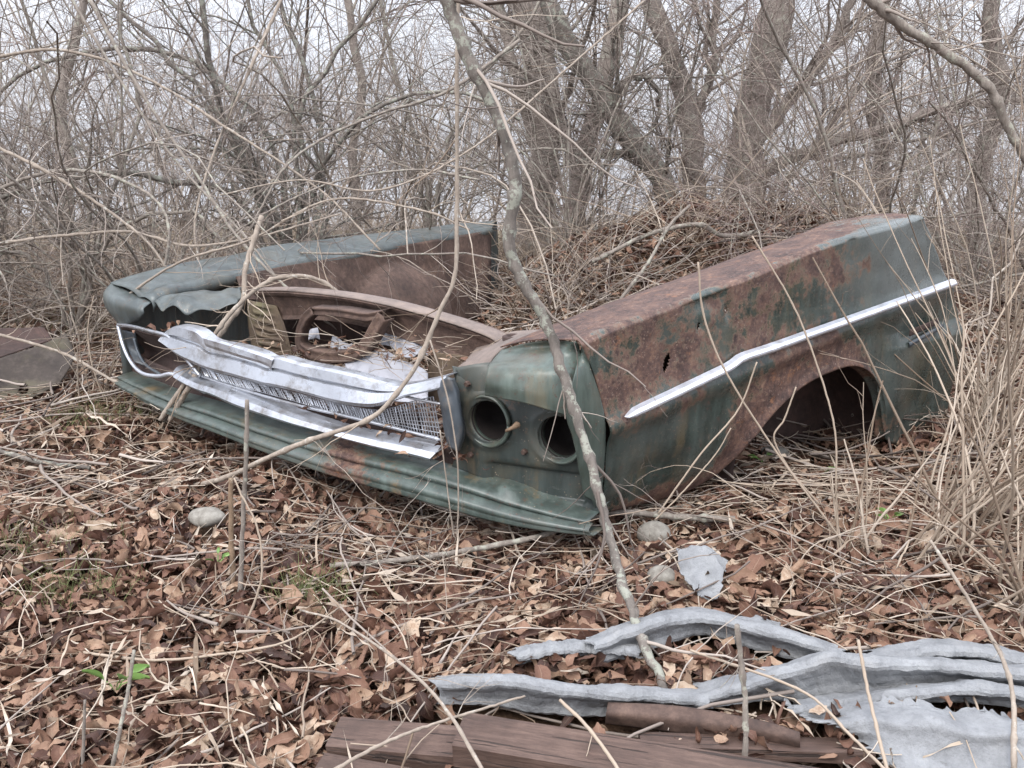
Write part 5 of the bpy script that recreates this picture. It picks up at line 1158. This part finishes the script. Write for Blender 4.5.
# upright withered stalks before and beside the right fender
def clump(px, py, n_, hgt, lean, label, seed, spread=.35, r=(.0016, .0042), rad=.10, mat='straw', up=.03, kids=2):
    g = np.random.default_rng(seed); base = gpt(px, py)
    p0 = g.normal(0, rad, (n_, 3)) * [1, .8, 0] - [0, 0, .01]
    d0 = np.stack([g.normal(lean, spread, n_), g.normal(0, spread, n_), np.ones(n_)], 1)
    P = wander(p0, d0, g.uniform(hgt * .35, hgt, n_), 14, .05, -.015, g); R = g.uniform(*r, n_)[:, None] * np.linspace(1, .4, 14)
    a = Acc(); a.tube(P, R, 6)
    c1 = grow(P, R, kids, (.05, .3), (.3, 1.), 6, .12, up, .5, (.3, 1.), rmin=.0008, g=g); a.tube(*c1, sides=4)
    o = link('stalk_clump', a.mesh('stalk_clump'), M[mat]); o.location = tuple(base); tag(o, label, 'dry stalks', 'clumps of dry stalks'); return o
clump(915, 560, 12, .75, .35, 'few tan dry stalks rising in front of the fender rear end', 61, rad=.04, r=(.002, .005))
clump(965, 530, 40, 1.15, .30, 'tall dense tan stalks at the right edge beside the fender', 62, rad=.07, r=(.0018, .0055), spread=.4)
clump(1015, 610, 24, 1.0, .1, 'thick dry stalks at the right edge in the foreground', 63, rad=.06, r=(.0025, .005))
clump(1005, 450, 46, 1.4, .0, 'tall pale stalks behind the fender rear at the right edge', 64, rad=.09, spread=.5)
clump(862, 560, 9, .5, .02, 'few straight stalks in front of the wheel arch rear', 65, spread=.10, rad=.04, r=(.002, .004))
clump(955, 420, 30, 1.1, .4, 'stalks leaning right just behind the fender end', 66, rad=.07, spread=.45)
def put(o, px, py, d): o.location = tuple(down(px, py, d))
put(clump(60, 330, 36, .9, .3, 'pale stalks standing behind the scrap panel', 67, rad=.09, spread=.7), 50, 320, 5.2)
put(clump(190, 330, 34, .9, .1, 'thin stalks standing behind the far front corner', 68, rad=.08, spread=.7), 170, 300, 4.6)
put(clump(560, 300, 40, .7, .1, 'dry stalks between the open nose and the leaf mound', 69, rad=.09, spread=.7), 540, 300, 4.6)
for k_, (px, py, d_, lab) in enumerate([(600, 260, 4.5, 'withered stalks on the left slope of the leaf mound'), (690, 220, 4.8, 'withered stalks on the crown of the leaf mound'), (770, 230, 4.7, 'withered stalks on the right slope of the leaf mound'), (840, 240, 4.8, 'withered stalks directly behind the near fender top')]):
    put(clump(px, py, 34, .8, (.2, -.2, .1, 0)[k_], lab, 120 + k_, rad=.09, spread=.9, mat='straw' if k_ % 2 else 'twig', r=(.0015, .004)), px, py, d_)
clump(100, 405, 14, .45, .2, 'sparse stalks left of the front corner', 70, rad=.06)
def bramble(base, n_, L, lean, label, seed, mat='bark_pale', r=(.0018, .0045), sag=-.13, el=(.5, 1.6), kids=7, kl=(.1, .5)):
    g = np.random.default_rng(seed); base = np.array(base); th = g.uniform(0, 6.28, n_)
    d0 = np.stack([np.cos(th) * .7 + lean[0], np.sin(th) * .7 + lean[1], g.uniform(*el, n_)], 1)
    P = wander(g.normal(0, .04, (n_, 3)) * [1, 1, 0], d0, g.uniform(*L, n_), 18, .12, sag, g); R = g.uniform(*r, n_)[:, None] * np.linspace(1, .4, 18)
    wz = base[2]; P[:, :, 2] = np.maximum(P[:, :, 2], gz(P[:, :, 0] + base[0], P[:, :, 1] + base[1]) - wz + .01)
    a = Acc(); a.tube(P, R, 7); nf = sum(len(f) for f in a.F); c1 = grow(P, R, kids, kl, (.4, 1.2), 8, .16, -.02, .5, (.1, 1.), rmin=.0009, g=g); a.tube(*c1, sides=4)
    a.tube(*grow(*c1, 2, (kl[0] * .6, kl[1] * .5), (.4, 1.2), 6, .16, 0, .6, (.1, 1.), rmin=.0007, g=g), sides=3)
    me = a.mesh('bramble'); o = link('bramble', me, M[mat]); me.materials.append(M['twig']); mi = np.zeros(len(me.polygons), np.int32); mi[nf:] = 1; me.polygons.foreach_set('material_index', mi)
    o.location = tuple(base); tag(o, label, 'bramble', 'arching brambles'); return o
bramble(down(215, 300, 4.3), 16, (1.0, 2.2), (.2, -.35), 'pale arching bramble behind the middle of the far fender', 81)
bramble(down(80, 320, 4.4), 15, (1.0, 2.2), (.1, -.2), 'pale arching bramble between the scrap panel and the car', 82)
bramble(down(420, 290, 4.9), 14, (1.0, 2.2), (-.1, -.3), 'pale arching bramble leaning over the rear tip of the far fender', 83)
bramble(down(560, 290, 4.3), 12, (.7, 1.6), (.1, -.1), 'low arching bramble on the left foot of the leaf mound', 84)
bramble(down(780, 250, 5.0), 14, (.8, 2.0), (.2, -.1), 'arching bramble on the leaf mound behind the near fender', 85)
bramble(down(1000, 380, 3.4), 14, (.8, 2.0), (.0, .1), 'arching bramble at the right edge behind the fender end', 86)
big = [(-2.9, 4.7, 'large tangled bramble standing left behind the scrap panel', 101), (-2.1, 5.2, 'large tangled bramble behind the far front corner', 102), (-1.3, 5.2, 'large tangled bramble over the middle of the far fender', 103),
       (-.6, 5.5, 'large tangled bramble behind the tip of the far fender', 104), (.35, 5.3, 'large tangled bramble where the sapling crosses the skyline', 105), (1.5, 5.6, 'large tangled bramble before the thick trunk', 106), (2.5, 4.9, 'large tangled bramble behind the fender rear', 107), (3.1, 4.2, 'large tangled bramble in the right-edge thicket', 108), (-3.6, 5.6, 'large tangled bramble at the far left edge', 109), (2.0, 5.4, 'large tangled bramble right of the leaf mound', 110)]
big += [(-1.7, 4.3, 'large tangled bramble close behind the far fender nose', 111), (-3.0, 4.0, 'large tangled bramble just behind the scrap panel', 112)]
for x_, y_, lab, sd__ in big:
    bramble(gb(x_, y_), 20, (1.6, 3.6), (0, 0), lab, sd__, mat='bark_mid' if sd__ % 2 else 'bark_pale', r=(.0025, .0075), sag=-.07, el=(1., 2.6), kids=11, kl=(.2, .9))
bramble(gpt(455, 585), 8, (.3, .7), (-.1, .1), 'small wiry bramble in front of the valance', 87, r=(.001, .002), kl=(.05, .2), kids=4)
bramble(gpt(300, 560), 6, (.3, .8), (.1, .1), 'sparse wiry stems in front of the grille middle', 88, r=(.001, .0022), kl=(.05, .2), kids=4)
bramble(gpt(820, 580), 7, (.3, .7), (.0, .1), 'small wiry bramble below the wheel arch', 89, r=(.001, .002), kl=(.05, .2), kids=4, mat='straw')

# ------------------------------------------------------------------ green things
def gmat():
    m, nt, bs = new_mat('fresh_green'); n = N(nt); c = n.ramp(n.geo('Random Per Island'), [(0, (.08, .15, .035)), (1, (.19, .32, .09))])
    n.set(bs.inputs['Base Color'], c); bs.inputs['Roughness'].default_value = .5; return m
M['fresh'] = gmat()
def seedling(px, py, s, n_, label, seed):
    g = np.random.default_rng(seed); base = gpt(px, py, lift=.035)
    a = Acc(); b = a
    for k in range(n_):
        th = g.uniform(0, 6.28); out = np.array([math.cos(th), math.sin(th) * .5, g.uniform(.6, 1.4)]); tip = nrm(out) * s * g.uniform(.5, 1.)
        a.tube(np.array([[0, 0, 0], tip * .5 + [0, 0, s * .1], tip]), np.full(3, .0012), 5)
        sd = nrm(np.cross(tip, [0.2, 1, .1])); u = np.linspace(0, 1, 7); wdt = np.sin(np.pi * u ** .8) * s * .17
        mid = tip[None] + nrm(tip * [1, 1, .6])[None] * (u * s * .9)[:, None] - np.array([0, 0, 1]) * (u ** 2 * s * .25)[:, None]
        Q = np.stack([mid + sd * (wdt * v_)[:, None] + np.array([0, 0, .12 * s]) * abs(v_) for v_ in (-1, -.5, 0, .5, 1)], 1)
        b.add(Q.reshape(-1, 3), grid_faces(7, 5))
    o = link('seedling', a.mesh('seedling'), M['fresh']); o.location = tuple(base); tag(o, label, 'seedling', 'green seedlings')
seedling(116, 692, .055, 4, 'bright green seedling at the lower left', 1)
seedling(218, 566, .028, 4, 'small green seedling right below the oval stone', 2)
seedling(762, 462, .03, 4, 'small green sprout at the wheel arch mouth', 3)
seedling(822, 476, .03, 3, 'small green sprout in front of the wheel arch', 4)
seedling(890, 522, .03, 5, 'green sprout among the stalks before the fender end', 5)
K = 900; cx_ = [(45, 560, .10), (70, 605, .07), (315, 605, .05), (95, 425, .10), (60, 330, .3)]
a = Acc(); g = np.random.default_rng(5)
for px, py, sp_ in cx_:
    c_ = gpt(px, py); n_ = 150; x_ = c_[0] + g.normal(0, sp_, n_); y_ = c_[1] + g.normal(0, sp_ * .7, n_)
    P = wander(np.stack([x_, y_, gz(x_, y_) + .025], -1), np.stack([g.normal(0, .5, n_), g.normal(0, .5, n_), np.ones(n_)], -1), g.uniform(.03, .09, n_), 5, .1, -.05, g)
    a.tube(P, g.uniform(.0006, .0012, n_)[:, None] * np.linspace(1, .3, 5), 3)
M['grass'] = island('green_grass', [(0, (.09, .11, .04)), (1, (.21, .23, .10))], .7, .3, bump=0)
o = link('green_grass', a.mesh('green_grass'), M['grass']); tag(o, 'sparse thin green grass poking through the leaves', 'grass', kind='stuff')
# moss cushion on the mound
def moss(px, py, d, r, label, sd):
    P = at_d(px, py, d); P[2] = float(gz(P[0], P[1])) + r * .3; Q = np.zeros((19, 9, 3))
    for i in range(19):
        for j in range(9):
            t = 2 * math.pi * i / 18; p_ = math.pi * j / 8; k = 1 + .3 * float(vnoise(math.cos(t) * 2 + sd, math.sin(t) * 2 + j * .4)); Q[i, j] = (r * k * math.cos(t) * math.sin(p_), r * .7 * k * math.sin(t) * math.sin(p_), r * .5 * k * math.cos(p_))
    m, nt, bs = new_mat('moss'); n = N(nt); c = n.ramp(n.noise(n.coord(), 90, 4, .7), [(.35, (.12, .12, .03)), (.65, (.33, .33, .08))]); n.set(bs.inputs['Base Color'], c); bs.inputs['Roughness'].default_value = 1
    n.set(bs.inputs['Normal'], n.bump(n.noise(n.coord(), 200, 4), .9, .006))
    o = grid('moss_cushion', Q, m); o.location = tuple(P); tag(o, label, 'moss')
moss(623, 297, 3.9, .05, 'yellow green moss cushion behind the near fender', 1)
# ------------------------------------------------------------------ light and sky
SUN_EL, SUN_AZ = math.radians(52), math.radians(205)
w_ = bpy.data.worlds.new('World'); sc.world = w_; w_.use_nodes = True; nt = w_.node_tree; n = N(nt)
bg = nt.nodes['Background']
sky = nt.nodes.new('ShaderNodeTexSky'); sky.sky_type = 'NISHITA'; sky.sun_disc = False; sky.sun_elevation = SUN_EL; sky.sun_rotation = SUN_AZ
sky.air_density = 1.; sky.dust_density = 3.; sky.ozone_density = 1.
d_ = n.coord('Generated'); s_ = n.sep(d_)
cb = nt.nodes.new('ShaderNodeCombineXYZ'); n.set(cb.inputs[0], s_[0]); n.set(cb.inputs[1], s_[1]); n.set(cb.inputs[2], n.math('MAXIMUM', s_[2], .03))
n.set(sky.inputs[0], cb.outputs[0])
cl = n.noise(d_, 2.2, 5, .6)
cloud = n.mix(n.rng(cl, .35, .65), (4.1, 4.25, 4.75), (4.9, 5.05, 5.5))
skc = n.mix(.9, sky.outputs[0], cloud)
vm = nt.nodes.new('ShaderNodeVectorMath'); vm.operation = 'SCALE'; n.set(vm.inputs[0], skc)      # an overcast sky is brighter overhead than low down
n.set(vm.inputs['Scale'], n.math('ADD', 1.12, n.math('MULTIPLY', n.math('MAXIMUM', s_[2], 0.), 2.1)))
n.set(bg.inputs['Color'], vm.outputs[0]); bg.inputs['Strength'].default_value = .1
sl_ = bpy.data.lights.new('sun', 'SUN'); sl_.energy = 1.3; sl_.angle = math.radians(25); sl_.color = (1., .97, .93)
so_ = bpy.data.objects.new('sun', sl_); C.objects.link(so_)
sd_ = np.array([math.sin(SUN_AZ) * math.cos(SUN_EL), math.cos(SUN_AZ) * math.cos(SUN_EL), math.sin(SUN_EL)])
from mathutils import Vector
so_.rotation_euler = Vector(tuple(sd_)).to_track_quat('Z', 'Y').to_euler()
v = sc.view_settings; v.view_transform = 'Standard'; v.look = 'None'; v.exposure = 1.0; v.gamma = 1; v.use_curve_mapping = False
sc.cycles.max_bounces = 5; sc.cycles.diffuse_bounces = 3; sc.cycles.glossy_bounces = 2; sc.cycles.transmission_bounces = 2; sc.cycles.transparent_max_bounces = 4
sc.cycles.use_denoising = True; sc.cycles.denoiser = 'OPENIMAGEDENOISE'; sc.cycles.use_adaptive_sampling = True; sc.cycles.adaptive_threshold = .02
